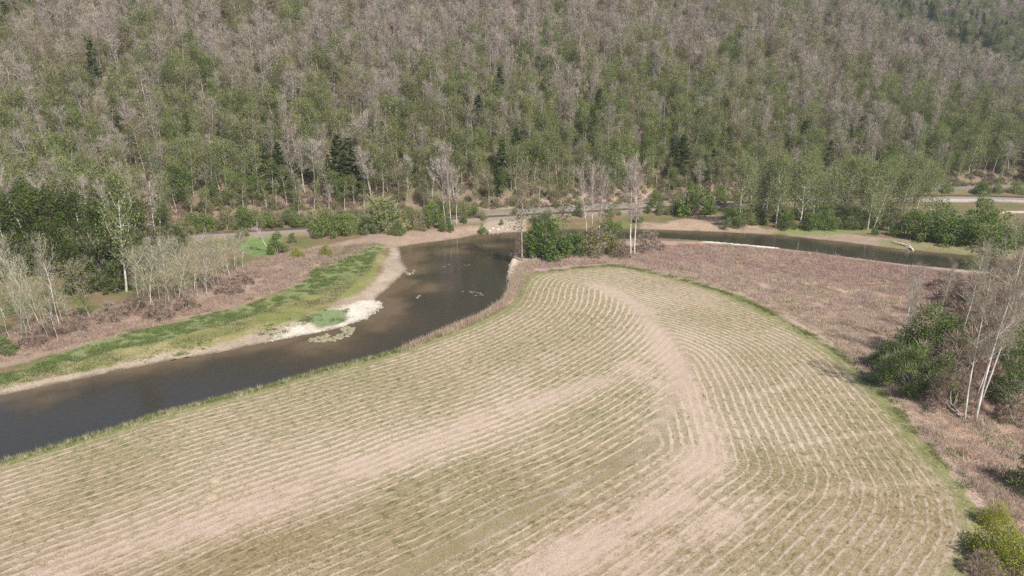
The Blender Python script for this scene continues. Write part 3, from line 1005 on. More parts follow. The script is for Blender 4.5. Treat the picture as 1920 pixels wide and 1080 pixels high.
def on_ground(xy, dz=0.0):
    return np.column_stack([xy, ground_z(xy[:, 0], xy[:, 1]) + dz])


def near_line(px, n_, sig, z=0.0):
    pl = smooth_line(PL(px, z), .5, 1)
    return pl[rng.integers(0, len(pl), n_)] + rng.normal(size=(n_, 2)) * sig


# rough ground
rough_poly = [(985, 490), (1200, 462), (1330, 458), (1500, 472), (1700, 500), (1960, 530), (2100, 560), (2100, 1200), (1880, 1200), (1850, 985), (1700, 770), (1560, 640), (1400, 553), (1150, 492), (1000, 505), (960, 565)]
xy = in_px(rough_poly, 30000)
dn = fbm(xy[:, 0] / 8, xy[:, 1] / 8, 91)
xy = xy[(dn > .22) & (seg_dist(xy[:, 0], xy[:, 1], REp) > 1.2)]
pv_ = fbm(xy[:, 0] / 22, xy[:, 1] / 22, 41) + (fbm(xy[:, 0] / 4, xy[:, 1] / 4, 95) - .5) * .9 + .25 * (inside(xy[:, 0], xy[:, 1], PL([(1190, 440), (1330, 452), (1500, 468), (1800, 500), (1800, 560), (1650, 550), (1500, 520), (1330, 495), (1180, 482)])) - .35)
pk = np.where(pv_ > .5, rng.integers(0, 3, len(xy)), rng.integers(3, 6, len(xy)))
pk = np.where((fbm(xy[:, 0] / 5, xy[:, 1] / 5, 161) > .62) & (rng.random(len(xy)) < .6), rng.integers(6, 8, len(xy)), pk)
pk = np.where((rng.random(len(xy)) < .035), 8, pk)
sz_ = rng.uniform(.5, 1.25, len(xy)) * (.65 + .9 * fbm(xy[:, 0] / 2.5, xy[:, 1] / 2.5, 171))
scatter('dead_weeds', 'knee high reddish and tan dead weeds beyond the field', 'weeds', on_ground(xy),
        [tuft(f'weed{i}', 26, .7, .38, .05, M['weed'], .6) for i in range(3)] + [tuft(f'tanweed{i}', 26, .65, .38, .045, M['tan_weed'], .6) for i in range(3)] + [tuft('paleweed', 24, .8, .4, .045, M['straw'], .5), tuft('oliveweed', 24, .5, .4, .06, M['grass'], .7), tuft('tallweed', 40, 1.5, .55, .05, M['twig_pink'], .5)], .6, 1.4, idx=pk, scales=sz_)
# left bank scrub
xy = in_px([(-200, 715), (0, 680), (150, 645), (300, 608), (450, 570), (560, 530), (640, 488), (720, 452), (560, 470), (480, 490), (300, 560), (100, 600), (-200, 660)], 6500)
xy = xy[fbm(xy[:, 0] / 6, xy[:, 1] / 6, 97) > .38]
scatter('bank_scrub', 'low reddish brown dead scrub on the far river bank', 'scrub', on_ground(xy), [tuft(f'scrub{i}', 30, .8, .4, .05, M[['brush', 'weed', 'brush', 'tan_weed'][i]], .6) for i in range(4)], .6, 1.5)
# lush green band
xy = np.concatenate([in_px([(-200, 752), (0, 712), (130, 680), (210, 657), (300, 640), (380, 618), (480, 590), (600, 548), (690, 505), (718, 456), (640, 463), (600, 495), (550, 540), (450, 578), (370, 592), (270, 618), (180, 640), (60, 688), (0, 700), (-200, 735)], 7000),
                     in_px([(568, 608), (600, 592), (660, 584), (655, 602), (600, 614)], 130, -1.2), in_px([(420, 655), (520, 630), (600, 600), (560, 600), (470, 625)], 160, -1.), in_px([(200, 695), (300, 672), (400, 650), (400, 640), (260, 672)], 90, -1.)])
xy = xy[fbm(xy[:, 0] / 1.8, xy[:, 1] / 1.8, 99) > .44 + .22 * rng.random(len(xy))]
scatter('lush_grass', 'bright green young growth along the far bank', 'grass', on_ground(xy), [tuft(f'lush{i}', 30, .5, .4, .11, M[['lush', 'lush', 'grass', 'lush'][i]], 1.1) for i in range(4)], .4, 1.3)
xy = in_px([(-200, 770), (0, 722), (300, 660), (480, 615), (620, 570), (690, 515), (715, 465), (690, 505), (600, 548), (480, 590), (380, 618), (300, 640), (0, 712), (-200, 752)], 5500, -.5)
xy = xy[fbm(xy[:, 0] / 5, xy[:, 1] / 5, 103) > .38 + .25 * rng.random(len(xy))]
scatter('dry_grass', 'dry olive grass between the green band and the sand', 'grass', on_ground(xy), [tuft(f'dry{i}', 24, .4, .35, .05, [M['grass'], M['tan_weed'], M['grass']][i], .9) for i in range(3)], .5, 1.3)
# tall grass on the field's bank, reddish reeds at the bend
xy = near_line([(-200, 927), (0, 864), (100, 836), (200, 806), (300, 773), (400, 748), (500, 723), (600, 693), (700, 669), (760, 652), (830, 622)], 5200, .75)
scatter('bank_grass', 'tall pale grass along the steep bank above the river', 'grass', on_ground(xy), [tuft(f'bankgrass{i}', 16, .75, .25, .035, [M['grass'], M['straw'], M['grass']][i], .35) for i in range(3)], .5, 1.2)
xy = np.concatenate([near_line([(760, 651), (830, 621), (900, 592), (942, 567), (958, 545)], 1500, .9), near_line([(958, 545), (968, 520), (980, 500), (1010, 492)], 700, 1.3)])
scatter('bank_reeds', 'orange brown reeds on the bank at the river bend', 'reeds', on_ground(xy), [tuft(f'reed{i}', 18, 1.25, .3, .045, M['tan_weed'], .22) for i in range(3)], .6, 1.2)
# grass at the field's margin and straw lying in the windrows
xy = np.concatenate([near_line(right_edge_px, 3200, 1.0), near_line(left_edge_px[14:], 900, 1.0)])
xy = xy[fbm(xy[:, 0] / 3, xy[:, 1] / 3, 151) > .45]
scatter('margin_grass', 'uncut green grass round the edge of the field', 'grass', on_ground(xy), [tuft(f'margin{i}', 18, .4, .3, .05, M['grass'], .6) for i in range(2)], .5, 1.2)
q = np.column_stack([rng.uniform(-75, 66, 70000), rng.uniform(52, 186, 70000)])
sd_ = sdist(q[:, 0], q[:, 1], FIELD)
q = q[sd_ > 2.5]
uu = row_at(q[:, 0], q[:, 1])
phq = np.abs((uu / ROW) % 1 - .5)
q = q[(phq < .2) & (worn_at(q[:, 0], q[:, 1]) < .35 + .9 * rng.random(len(q))) & (fbm(q[:, 0] / 3, q[:, 1] / 3, 111) > .56)]
scatter('straw', 'loose straw lying along the mown rows', 'straw', on_ground(q, .07), [tuft(f'straw{i}', 12, .4, .26, .028, M['straw'], 2.6) for i in range(4)], .5, 1.2)

q = np.column_stack([rng.uniform(-75, 66, 60000), rng.uniform(54, 186, 60000)])
sd_ = sdist(q[:, 0], q[:, 1], FIELD)
q = q[sd_ > 1.5]
phq = np.abs((row_at(q[:, 0], q[:, 1]) / ROW) % 1 - .5)
wr_ = np.zeros(len(q))
q = q[((phq > .2) | (worn_at(q[:, 0], q[:, 1]) > .45)) & (worn_at(q[:, 0], q[:, 1]) < .4 + .9 * rng.random(len(q))) & (fbm(q[:, 0] / 1.6, q[:, 1] / 1.6, 181) > .47)]
scatter('stubble', 'short green and brown stubble between the mown rows', 'stubble', on_ground(q, .05), [tuft('stubble0', 14, .16, .16, .035, M['grass'], .8), tuft('stubble1', 14, .15, .18, .035, M['tan_weed'], .9), tuft('stubble2', 14, .17, .16, .035, M['stubble'], .8), tuft('stubble3', 14, .14, .16, .035, M['stubble'], .8)], .5, 1.5)

# understory on the hill and among the flood plain trees
hx = np.column_stack([rng.uniform(-230, 300, 15000), rng.uniform(225, 420, 15000)])
hs = foot_s(hx[:, 0], hx[:, 1])
hx = hx[(hs > -3) & (hs < 90) & (rng.random(15000) < np.clip(1.1 - hs / 110, .2, 1))]
scatter('undergrowth', 'low leafing undergrowth and dead brush on the hillside', 'undergrowth', on_ground(hx),
        [K['olive_bush'][0].joined[0].mesh('under0', K['olive_bush'][0].joined[1]), K['bare_bush'][0].joined[0].mesh('under1', K['bare_bush'][0].joined[1]), K['bare_bush'][1].joined[0].mesh('under2', K['bare_bush'][1].joined[1])], .25, .7)

# ------------------------------------------------------------------ finding the ground under a pixel
_ky = np.linspace(40, 900, 6000)


def hit(px, py):
    t = (py - 540.0) / F
    d = np.array([(px - 960) / F, CP - t * SP, -SP - t * CP])
    k = _ky / d[1]
    pts = np.array([0, 0, ALT]) + k[:, None] * d
    gz = ground_z(pts[:, 0], pts[:, 1])
    below = np.nonzero(pts[:, 2] < gz)[0]
    i = below[0] if len(below) else len(_ky) - 1
    p = pts[i].copy()
    p[2] = gz[i]
    return p


TAKEN = []
NICE = {'pine_tree': 'conifer'}


def stand(kind, p, H, label=None, group=None, wf=1.0, lean=(0, 0), var=None, name=None, cat=None):
    """a thing at p: an Empty with its trunk and crown"""
    ps = K[kind]
    pl = ps[int(rng.integers(len(ps))) if var is None else var % len(ps)]
    nm = name or {'near_white': 'white_tree', 'sapling': 'sapling'}.get(kind, kind)
    e = empty(nm, p, rng.uniform(0, 6.28))
    q = H / pl.H
    w = q ** .75 * wf
    e.scale = (w, w, q)
    if lean != (0, 0):
        e.rotation_mode = 'XYZ'
        e.rotation_euler = (Matrix.Rotation(lean[0], 3, 'Y') @ Matrix.Rotation(-lean[1], 3, 'X') @ Matrix.Rotation(e.rotation_euler[2], 3, 'Z')).to_euler()
    tag(e, label, cat or ('bush' if 'bush' in nm else 'tree'), group)
    put('trunk' if 'bush' not in nm else 'stems', pl.trunk, e)
    put('crown', pl.crown, e)
    TAKEN.append((p[0], p[1]))
    return e


def plant(kind, bx, by, ty, label, group=None, wf=1.0, lean=(0, 0), var=None, name=None, at=None):
    p = hit(bx, by) if at is None else at
    p = np.array([p[0], p[1], float(ground_z(p[0], p[1]))])
    H = max(.8, height_to(p, ty))
    return stand(kind, p, H, label, group, wf, lean, var, name)


# ------------------------------------------------------------------ the copse right of the field
near = [('near_white', 1808, 788, 500, 'straight white trunk at the near edge of the copse, leftmost of its close clump', (.02, 0), 0, .75),
        ('near_white', 1826, 760, 490, 'slim white trunk just behind the straight one in the clump', (.05, 0), 1, .7),
        ('near_white', 1838, 756, 470, 'forked white trunk between the slim one and the leaning one', (.07, 0), 2, .9),
        ('near_white', 1828, 791, 462, 'thick white trunk leaning right from the foot of the clump', (.13, 0), 0, 1.0),
        ('near_white', 1686, 668, 520, 'bare white tree rising from the shaded side of the willow bushes', (-.02, 0), 1, .8),
        ('near_white', 1697, 640, 512, 'second bare white tree behind the willow bushes beside the field', (.05, 0), 2, .7),
        ('near_white', 1880, 690, 470, 'bare pale tree behind the thick leaning trunk', (.05, 0), 1, .9),
        ('near_white', 1915, 720, 480, 'bare pale tree at the right end of the copse', (.09, 0), 2, .9),
        ('near_white', 1800, 640, 478, 'bare twiggy tree behind the straight white trunk', (.02, 0), 0, .9),
        ('near_white', 1760, 600, 500, 'thin bare tree above the dark middle of the copse', (0, 0), 2, .8)]
for k, bx, by, ty, lb, ln, v, wf in near:
    plant(k, bx, by, ty, lb, 'white trunks in the copse by the field', wf, ln, v)
for bx, by, ty, wf, k, lb, v in [
        (1745, 672, 548, 1.15, 'copse_bush', 'tall green bush behind the two bare white trees', 0),
        (1700, 725, 625, 1.15, 'copse_bush', 'green bush nearest the field with deep shade on its left', 1),
        (1665, 690, 628, 1.0, 'dark_bush', 'low green bush in the shade at the left end of the copse', 0),
        (1755, 738, 650, .9, 'dark_bush', 'broad green bush just left of the white trunk clump', 1),
        (1900, 755, 655, .85, 'dark_bush', 'leafy bush right of the thick leaning trunk', 0),
        (1925, 700, 590, 1.1, 'dark_bush', 'leafy bush at the right edge behind the copse', 1)]:
    plant(k, bx, by, ty, lb, 'bushes in the copse by the field', wf, var=v, name='leafy_bush' if k == 'copse_bush' else None)
for bx, by, ty, wf, lb, v in [
        (1785, 765, 680, .9, 'grey twiggy shrub at the foot of the straight white trunk', 0), (1800, 700, 610, 1.2, 'bare brown shrub between the white trunks', 1),
        (1870, 600, 520, 1.8, 'pale twiggy thicket behind the leaning trunk', 0), (1820, 575, 515, 1.7, 'pale twiggy thicket behind the straight trunk', 1), (1910, 640, 560, 1.6, 'pale twiggy thicket at the right edge of the copse', 2), (1850, 560, 500, 1.6, 'bare tan thicket beyond the copse near the channel', 2), (1780, 545, 505, 1.4, 'bare tan shrub at the far end of the copse', 0),
        (1900, 540, 478, 1.6, 'bare tan thicket at the right edge by the channel', 1), (1840, 640, 560, 1.3, 'bare brown shrub in the middle of the copse', 2),
        (1775, 533, 518, .9, 'small dark bare shrub alone in the reddish weeds', 1), (1905, 790, 735, .9, 'bare shrub right of the fallen grey log', 2)]:
    plant('bare_bush', bx, by, ty, lb, 'bare shrubs round the copse', wf, var=v)
plant('pale_bush', 1825, 505, 470, 'pale green young bush at the near bank of the far channel', None, 1.0, var=0)
plant('dark_bush', 1945, 925, 820, 'dark leafy bush at the right edge casting shade on the weeds', None, .8, var=0)
plant('yellow_bush', 1890, 1060, 978, 'yellow green bush in the bottom right corner', None, .95, var=0)
plant('yellow_bush', 1865, 985, 930, 'small yellow flowering bush above the corner bush', None, .55, var=1)
plant('bare_bush', 1840, 1075, 1030, 'grey twiggy shrub below the yellow green corner bush', None, .9, var=1)

# ------------------------------------------------------------------ the point where the river turns
for bx, by, ty, wf, k, lb, v in [
        (1030, 482, 402, 1.15, 'leafy_bush', 'big bright green bush on the point where the river turns', 0),
        (1000, 480, 420, .8, 'leafy_bush', 'bright bush beside the water on the tip of the point', 1),
        (1072, 478, 418, 1.0, 'leafy_bush', 'green bush in the middle of the point', 2),
        (1120, 476, 408, 1.25, 'olive_bush', 'olive bush with brown twigs left of the twin white trunks', 0),
        (1155, 474, 425, .8, 'olive_bush', 'small olive bush right beside the twin white trunks', 1),
        (1145, 440, 395, .9, 'leafy_bush', 'green bush behind the twin white trunks', 3),
        (1015, 450, 388, .9, 'dark_bush', 'dark green bush at the back of the point', 0)]:
    plant(k, bx, by, ty, lb, 'bushes on the point', wf, var=v)
plant('budding_tree', 979, 489, 318, 'slender budding tree at the water edge of the point', None, .85, var=0)
plant('budding_tree', 1055, 455, 325, 'pale budding tree rising behind the point bushes', None, .8, var=3)
for bx, by, ty, lb, v, ln in [(1101, 468, 322, 'white trunk behind the olive bush, leftmost of the three', 0, 0), (1110, 468, 315, 'white trunk behind the olive bush, middle of the three', 1, .01), (1120, 468, 330, 'white trunk behind the olive bush, rightmost of the three', 2, .06)]:
    plant('white_tree', bx, by, ty, lb, 'three white trunks behind the point', .55, (ln, 0), v)
plant('white_tree', 1182, 479, 312, 'tall bare white tree on the point, left of the twin pair', 'twin white trunks', .85, (-.02, 0), 3)
plant('white_tree', 1189, 478, 322, 'tall bare white tree on the point, right of the twin pair', 'twin white trunks', .8, (.02, 0), 2)
plant('bare_bush', 1215, 470, 425, 'bare pinkish shrub at the right foot of the twin trunks', None, 1.1, var=0)
plant('bare_bush', 1165, 484, 455, 'low bare shrub at the left foot of the twin trunks', None, .9, var=1)
plant('bare_bush', 975, 482, 440, 'orange twiggy shrub leaning over the water on the tip', None, .7, var=2)

# ------------------------------------------------------------------ far bank of the far channel
pale = [(1387, 421, 300, 'pale leafing tree with two white stems at the left end of the channel trees', .9, 0), (1408, 420, 318, 'pale tree with a leaning white foot beside the two stemmed one', .8, .06),
        (1455, 426, 295, 'pale tree with one straight white trunk over the far channel', .9, .02), (1430, 405, 300, 'pale leafy tree behind the straight white trunk', .9, 0),
        (1500, 424, 305, 'broad pale tree right of the straight white trunk', 1., 0), (1525, 405, 292, 'pale crowned tree behind the broad pale tree', 1.0, .03),
        (1545, 422, 315, 'pale tree in the middle of the channel trees', .9, .04), (1580, 420, 300, 'pale tree left of the leaning white trunks', 1.0, 0),
        (1612, 410, 300, 'pale tree close behind the leaning white trunks', .9, .02), (1626, 431, 305, 'tall white trunk, the more upright of the leaning pair', .8, .03),
        (1637, 430, 318, 'white trunk leaning strongly right over the fallen tree', .6, .16), (1665, 412, 300, 'pale tree just right of the leaning white trunks', .9, .03),
        (1690, 405, 310, 'pale twiggy tree left of the pale leaning trunk by the railway', .8, .02), (1717, 400, 305, 'pale trunk leaning right in front of the railway', .8, .09),
        (1475, 398, 300, 'pale tree near the railway behind the broad pale tree', .9, 0), (1560, 395, 298, 'pale tree near the railway in the middle of the row', .9, 0)]
for i, (bx, by, ty, lb, wf, ln) in enumerate(pale):
    plant('pale_tree', bx, by, ty, lb, 'pale trees on the far channel', wf, (ln, 0), i)
for bx, by, ty, wf, k, lb, v in [
        (1300, 404, 336, 1.25, 'leafy_bush', 'round olive green bush alone beside the railway', 0), (1272, 402, 355, .8, 'pale_bush', 'pale bush touching the round railway bush', 0), (1333, 400, 362, .6, 'dark_bush', 'small bush right of the round railway bush', 1),
        (1370, 425, 378, .9, 'dark_bush', 'dark bush under the left end of the channel trees', 0), (1420, 418, 375, .8, 'dark_bush', 'dark bush behind the leaning white foot', 1), (1475, 428, 392, .8, 'leafy_bush', 'low bush right of the straight white trunk', 1),
        (1525, 430, 385, .9, 'leafy_bush', 'bright bush under the broad pale tree', 2), (1557, 430, 388, .8, 'leafy_bush', 'bright yellow green bush under the middle trees', 3), (1595, 428, 372, .9, 'dark_bush', 'shaded green bush left of the leaning pair', 0),
        (1665, 432, 392, .7, 'dark_bush', 'dark bush beyond the fallen tree', 1), (1705, 445, 385, 1.0, 'leafy_bush', 'bright bush at the left end of the rounded channel bushes', 0), (1745, 450, 382, 1.1, 'leafy_bush', 'bright bush second along the rounded channel bushes', 1),
        (1790, 455, 378, 1.15, 'leafy_bush', 'tall olive bush in the middle of the rounded channel bushes', 2), (1848, 462, 382, 1.3, 'leafy_bush', 'largest rounded green bush by the far channel', 3), (1895, 460, 396, 1.1, 'pale_bush', 'greyish bush right of the largest rounded bush', 1),
        (1930, 458, 405, 1.0, 'dark_bush', 'dark bush at the right edge of the far channel', 0), (1765, 425, 360, .9, 'pale_bush', 'pale bush in front of the railway bank', 2), (1835, 425, 358, .9, 'leafy_bush', 'bush standing against the pale railway bank', 0),
        (1773, 362, 336, .7, 'leafy_bush', 'small green bush between road and railway', 1), (1840, 364, 330, .8, 'leafy_bush', 'bush hiding the road left of the pale rail', 2), (1870, 362, 338, .8, 'dark_bush', 'dark bush between road and railway', 1), (1905, 362, 332, .9, 'pale_bush', 'pale bush beside the road at the right edge', 0),
        (1640, 440, 418, .4, 'leafy_bush', 'little bush on the grassy channel bank', 3)]:
    plant(k, bx, by, ty, lb, 'bushes along the far channel and railway', wf, var=v)

# ------------------------------------------------------------------ left bank and railway side
for bx, by, ty, wf, k, lb, v in [
        (722, 424, 350, 1.35, 'pale_bush', 'large arching willow on the bank above the river bend', 0), (612, 442, 375, .9, 'leafy_bush', 'tall bright bush left of the arching willow', 1), (650, 440, 383, .8, 'leafy_bush', 'bright bush between the tall bush and the willow', 2),
        (690, 438, 395, .8, 'dark_bush', 'dark bush below the arching willow', 0), (745, 440, 406, .7, 'leafy_bush', 'bright bush on the bank right of the willow', 3), (785, 430, 385, .8, 'olive_bush', 'olive bush right of the willow', 1), (812, 425, 372, .8, 'leafy_bush', 'green bush left of the pinkish trunks', 0),
        (838, 434, 398, .6, 'leafy_bush', 'small green bush below the pinkish trunks', 1), (889, 406, 374, .6, 'leafy_bush', 'round yellow green bush between the road and railway', 2), (870, 418, 395, .5, 'dark_bush', 'small dark bush by the railway', 1), (905, 438, 416, .6, 'leafy_bush', 'low green bush at the water beyond the bend', 3),
        (520, 474, 430, .8, 'leafy_bush', 'bright bush beside the leaning forked trunk', 0), (548, 455, 432, .6, 'dark_bush', 'dark low bush behind the bright bush', 0), (557, 482, 458, .6, 'yellow_bush', 'yellowish shrub at the edge of the red scrub', 0), (612, 478, 452, .6, 'yellow_bush', 'yellowish shrub right along the red scrub', 1),
        (585, 425, 392, .8, 'olive_bush', 'olive bush behind the tracks left of the tall bush', 2), (545, 422, 388, .9, 'olive_bush', 'olive bush in the middle of the roadside hedge', 0), (505, 424, 390, .9, 'leafy_bush', 'green bush in the roadside hedge', 1), (465, 426, 390, .9, 'leafy_bush', 'green bush second in the roadside hedge from the pale trees', 2),
        (425, 428, 392, .9, 'olive_bush', 'olive bush third in the roadside hedge', 1), (385, 430, 392, 1., 'leafy_bush', 'green bush where the roadside hedge begins', 3), (455, 446, 418, .7, 'olive_bush', 'low bush before the tracks behind the bare saplings', 2), (350, 445, 405, .9, 'olive_bush', 'bush beyond the bare sapling thicket', 0),
        (640, 420, 385, .8, 'olive_bush', 'olive bush hiding the road behind the tall bush', 0), (1215, 400, 378, .5, 'leafy_bush', 'small bush by the tracks behind the twin trunks', 2), (940, 422, 408, .4, 'leafy_bush', 'small bush on the rocky bank below the tracks', 1), (1000, 415, 395, .5, 'dark_bush', 'dark bush by the tracks behind the point', 1),
        (10, 665, 612, .7, 'dark_bush', 'low bush at the left edge above the green band', 1)]:
    plant(k, bx, by, ty, lb, 'bushes along the left bank and railway', wf, var=v)
for i, (bx, by, ty, lb) in enumerate([(836, 425, 322, 'pinkish bare trunk above the bend, leftmost of three'), (846, 425, 318, 'pinkish bare trunk above the bend, middle of three'), (856, 422, 326, 'pinkish bare trunk above the bend, rightmost of three')]):
    plant('white_tree', bx, by, ty, lb, 'bare pinkish trunks above the bend', .55, ((i - 1) * .04, 0), i)
plant('white_tree', 505, 473, 420, 'short white forked trunk leaning left by the bright bush', None, .9, (-.5, 0), 1)
plant('pale_tree', 237, 547, 330, 'tall white trunk with an olive crown behind the bare saplings', None, .85, (.03, 0), 2)
plant('budding_tree', 171, 602, 487, 'small yellow green tree between the two sapling stands', None, 1.1, var=2)
dk = [(35, 500, 372, 'dark leafy tree at the left edge behind the bare saplings', 1.1), (95, 490, 362, 'dark leafy tree second from the left edge', 1.2), (150, 482, 370, 'dark leafy tree behind the small yellow green tree', 1.2),
      (205, 500, 388, 'dark leafy tree left of the tall white trunk', 1.1), (265, 478, 380, 'dark leafy tree right of the tall white trunk', 1.0), (120, 520, 420, 'low dark tree in the deep shade behind the saplings', 1.0),
      (60, 460, 350, 'dark tree under the pale crowns at the left edge', 1.1), (190, 455, 360, 'dark tree under the pale crowns left of the white trunk', 1.0), (310, 455, 398, 'dark tree at the end of the hedge', .8), (230, 520, 430, 'low dark tree at the foot of the tall white trunk', .8)]
for i, (bx, by, ty, lb, wf) in enumerate(dk):
    plant('dark_tree', bx, by, ty, lb, 'dark leafy trees on the left', wf, var=i)
for i, (bx, by, ty, lb, wf, ln) in enumerate([(30, 440, 300, 'pale crowned cottonwood at the left edge above the dark trees', 1.1, 0), (85, 445, 296, 'pale crowned cottonwood second from the left edge', 1.1, -.03), (150, 430, 300, 'pale crowned cottonwood with a leaning white trunk', 1.0, -.12),
                                              (195, 435, 318, 'pale crowned cottonwood above the small yellow green tree', 1.0, 0), (255, 430, 322, 'pale crowned cottonwood behind the tall white trunk', 1.0, .03), (300, 425, 330, 'pale crowned cottonwood nearest the roadside hedge', .9, 0)]):
    plant('pale_tree', bx, by, ty, lb, 'cottonwoods on the left', wf, (ln, 0), i + 1)
for bx, by, ty, wf, k, lb, v in [(905, 412, 388, .6, 'olive_bush', 'olive bush on the verge of the tracks beyond the bend', 0), (1028, 408, 384, .7, 'pale_bush', 'pale bush by the tracks left of the point trees', 1), (1085, 405, 378, .7, 'leafy_bush', 'green bush by the tracks behind the three white trunks', 0),
                                 (1150, 404, 374, .8, 'olive_bush', 'olive bush by the tracks left of the twin trunks', 1), (1240, 402, 372, .8, 'pale_bush', 'pale bush by the tracks right of the twin trunks', 2), (965, 402, 386, .5, 'leafy_bush', 'small green bush between the tracks and the road at the bend', 1), (1195, 416, 392, .7, 'leafy_bush', 'green bush on the far channel bank behind the twin trunks', 2)]:
    plant(k, bx, by, ty, lb, 'bushes by the tracks', wf, var=v)
for i, (bx, by, ty, lb) in enumerate([(55, 470, 330, 'bare pinkish tree among the dark trees, leftmost of its row'), (105, 478, 340, 'bare tree among the dark trees behind the edge saplings'), (140, 420, 310, 'bare tree leaning left above the dark trees'), (168, 465, 345, 'bare tree behind the small yellow green tree'), (212, 472, 350, 'bare tree left of the tall white trunk'),
                                      (262, 452, 330, 'bare tree right of the tall white trunk'), (292, 445, 340, 'bare tree at the end of the dark trees by the hedge'), (15, 480, 335, 'bare tree at the left edge before the cottonwoods')]):
    plant('white_tree', bx, by, ty, lb, 'bare trees among the dark trees', .8, ((-.15, 0) if i == 2 else (0, 0)), i)
# bare saplings: two stands
for i, (bx, by, ty) in enumerate([(42, 645, 510), (75, 610, 470), (46, 612, 495), (112, 615, 455), (85, 605, 555), (116, 600, 490), (5, 540, 428), (12, 600, 470), (20, 640, 520), (60, 630, 520), (92, 640, 540), (30, 585, 480), (100, 600, 500), (130, 600, 520), (5, 650, 520), (68, 585, 480), (54, 655, 560), (135, 618, 550),
                                  (0, 570, 440), (25, 560, 450), (88, 570, 478), (110, 640, 560)]):
    plant('sapling', bx, by, ty, 'slender bare white sapling in the stand at the left edge', 'saplings at the left edge', 1.0, (-.05, 0), i)
sap = [(295, 590, 470), (283, 575, 455), (300, 565, 470), (318, 570, 460), (330, 560, 455), (345, 560, 450), (352, 548, 448), (365, 545, 445), (372, 560, 460), (385, 545, 450), (398, 540, 448), (410, 535, 445), (420, 528, 448), (432, 520, 445), (445, 512, 440), (455, 505, 440), (270, 560, 470), (262, 575, 480), (310, 585, 490), (335, 575, 480),
       (350, 570, 475), (388, 555, 470), (405, 548, 465), (425, 540, 460), (258, 550, 465), (440, 500, 445), (290, 550, 455), (322, 545, 448), (375, 530, 445)]
for i, (bx, by, ty) in enumerate(sap):
    plant('sapling', bx, by, ty, 'slender bare sapling in the pale thicket above the green band', 'saplings in the pale thicket', 1.15, (0, 0), i)
for bx, by, ty, wf, lb, v in [(300, 598, 560, 1.0, 'pinkish brush at the near end of the sapling thicket', 0), (350, 580, 545, 1.0, 'brown brush under the middle of the sapling thicket', 1), (430, 550, 515, 1.1, 'dark purplish brush at the far end of the sapling thicket', 2), (455, 535, 505, 1.0, 'dark purplish brush beside the red scrub', 0),
                              (140, 620, 580, 1., 'grey brush left of the small yellow green tree', 1), (205, 600, 560, 1.1, 'grey brush right of the small yellow green tree', 2), (60, 650, 615, 1., 'brown brush at the foot of the edge saplings', 0), (100, 630, 590, 1., 'grey brush among the edge saplings', 1), (250, 585, 550, 1, 'pinkish brush below the tall white trunk', 2)]:
    plant('bare_bush', bx, by, ty, lb, 'brush along the far bank', wf, var=v)

for i, (bx, by, ty, lb, wf) in enumerate([(20, 520, 420, 'dark bush at the left edge behind the tallest sapling', 1.1), (70, 505, 425, 'dark bush behind the edge saplings, second from the left', 1.1), (125, 500, 420, 'dark bush left of the small yellow green tree', 1.1), (180, 515, 425, 'dark bush right behind the small yellow green tree', 1.1), (225, 505, 430, 'dark bush against the tall white trunk', 1.0), (265, 505, 425, 'dark bush right of the tall white trunk', 1.0),
                                          (305, 480, 415, 'dark bush behind the near end of the sapling thicket', 1.0), (160, 545, 470, 'low dark bush in front of the deep shade', .9), (215, 545, 475, 'low dark bush left of the tall white trunk base', .8), (330, 462, 412, 'dark bush behind the middle of the sapling thicket', .9)]):
    plant('shade_bush', bx, by, ty, lb, 'dark bushes on the left', wf, var=i, name='dark_bush')
nth = 'first second third fourth fifth sixth seventh eighth ninth tenth eleventh twelfth thirteenth fourteenth fifteenth sixteenth seventeenth eighteenth nineteenth twentieth'.split()
for i, x_ in enumerate(np.linspace(1385, 1735, 15)):
    plant('pale_tree', x_ + rng.uniform(-6, 6), rng.uniform(394, 414), rng.uniform(292, 325), f'pale tree in the back row along the far channel, {nth[i]} from left', 'back row of pale trees on the far channel', .95, (rng.uniform(-.04, .06), 0), i)
for i, x_ in enumerate(np.linspace(1378, 1690, 16)):
    plant(['leafy_bush', 'pale_bush', 'dark_bush', 'olive_bush'][i % 4], x_ + rng.uniform(-5, 5), rng.uniform(408, 426), rng.uniform(372, 392), f'{["bright", "pale", "dark", "olive"][i % 4]} bush under the channel trees, {nth[i]} from left', 'bushes under the channel trees', .95, var=i)
for i, x_ in enumerate(np.linspace(330, 860, 18)):
    b_ = np.interp(x_, [330, 430, 600, 750, 860], [428, 424, 419, 410, 404])
    plant(['olive_bush', 'leafy_bush', 'pale_bush'][i % 3], x_ + rng.uniform(-6, 6), b_ + rng.uniform(-3, 3), b_ - rng.uniform(26, 44), f'{["olive", "bright", "pale"][i % 3]} bush along the hidden road, {nth[i]} from left', 'roadside bushes on the left', .95, var=i)
for i, x_ in enumerate(np.linspace(1225, 1740, 14)):
    b_ = np.interp(x_, [1225, 1400, 1550, 1740], [383, 375, 367, 358])
    plant(['leafy_bush', 'pale_bush', 'olive_bush'][i % 3], x_ + rng.uniform(-6, 6), b_ + rng.uniform(-2, 2), b_ - rng.uniform(22, 40), f'{["bright", "pale", "olive"][i % 3]} bush between road and tracks, {nth[i]} from left', 'roadside bushes on the right', .9, var=i)

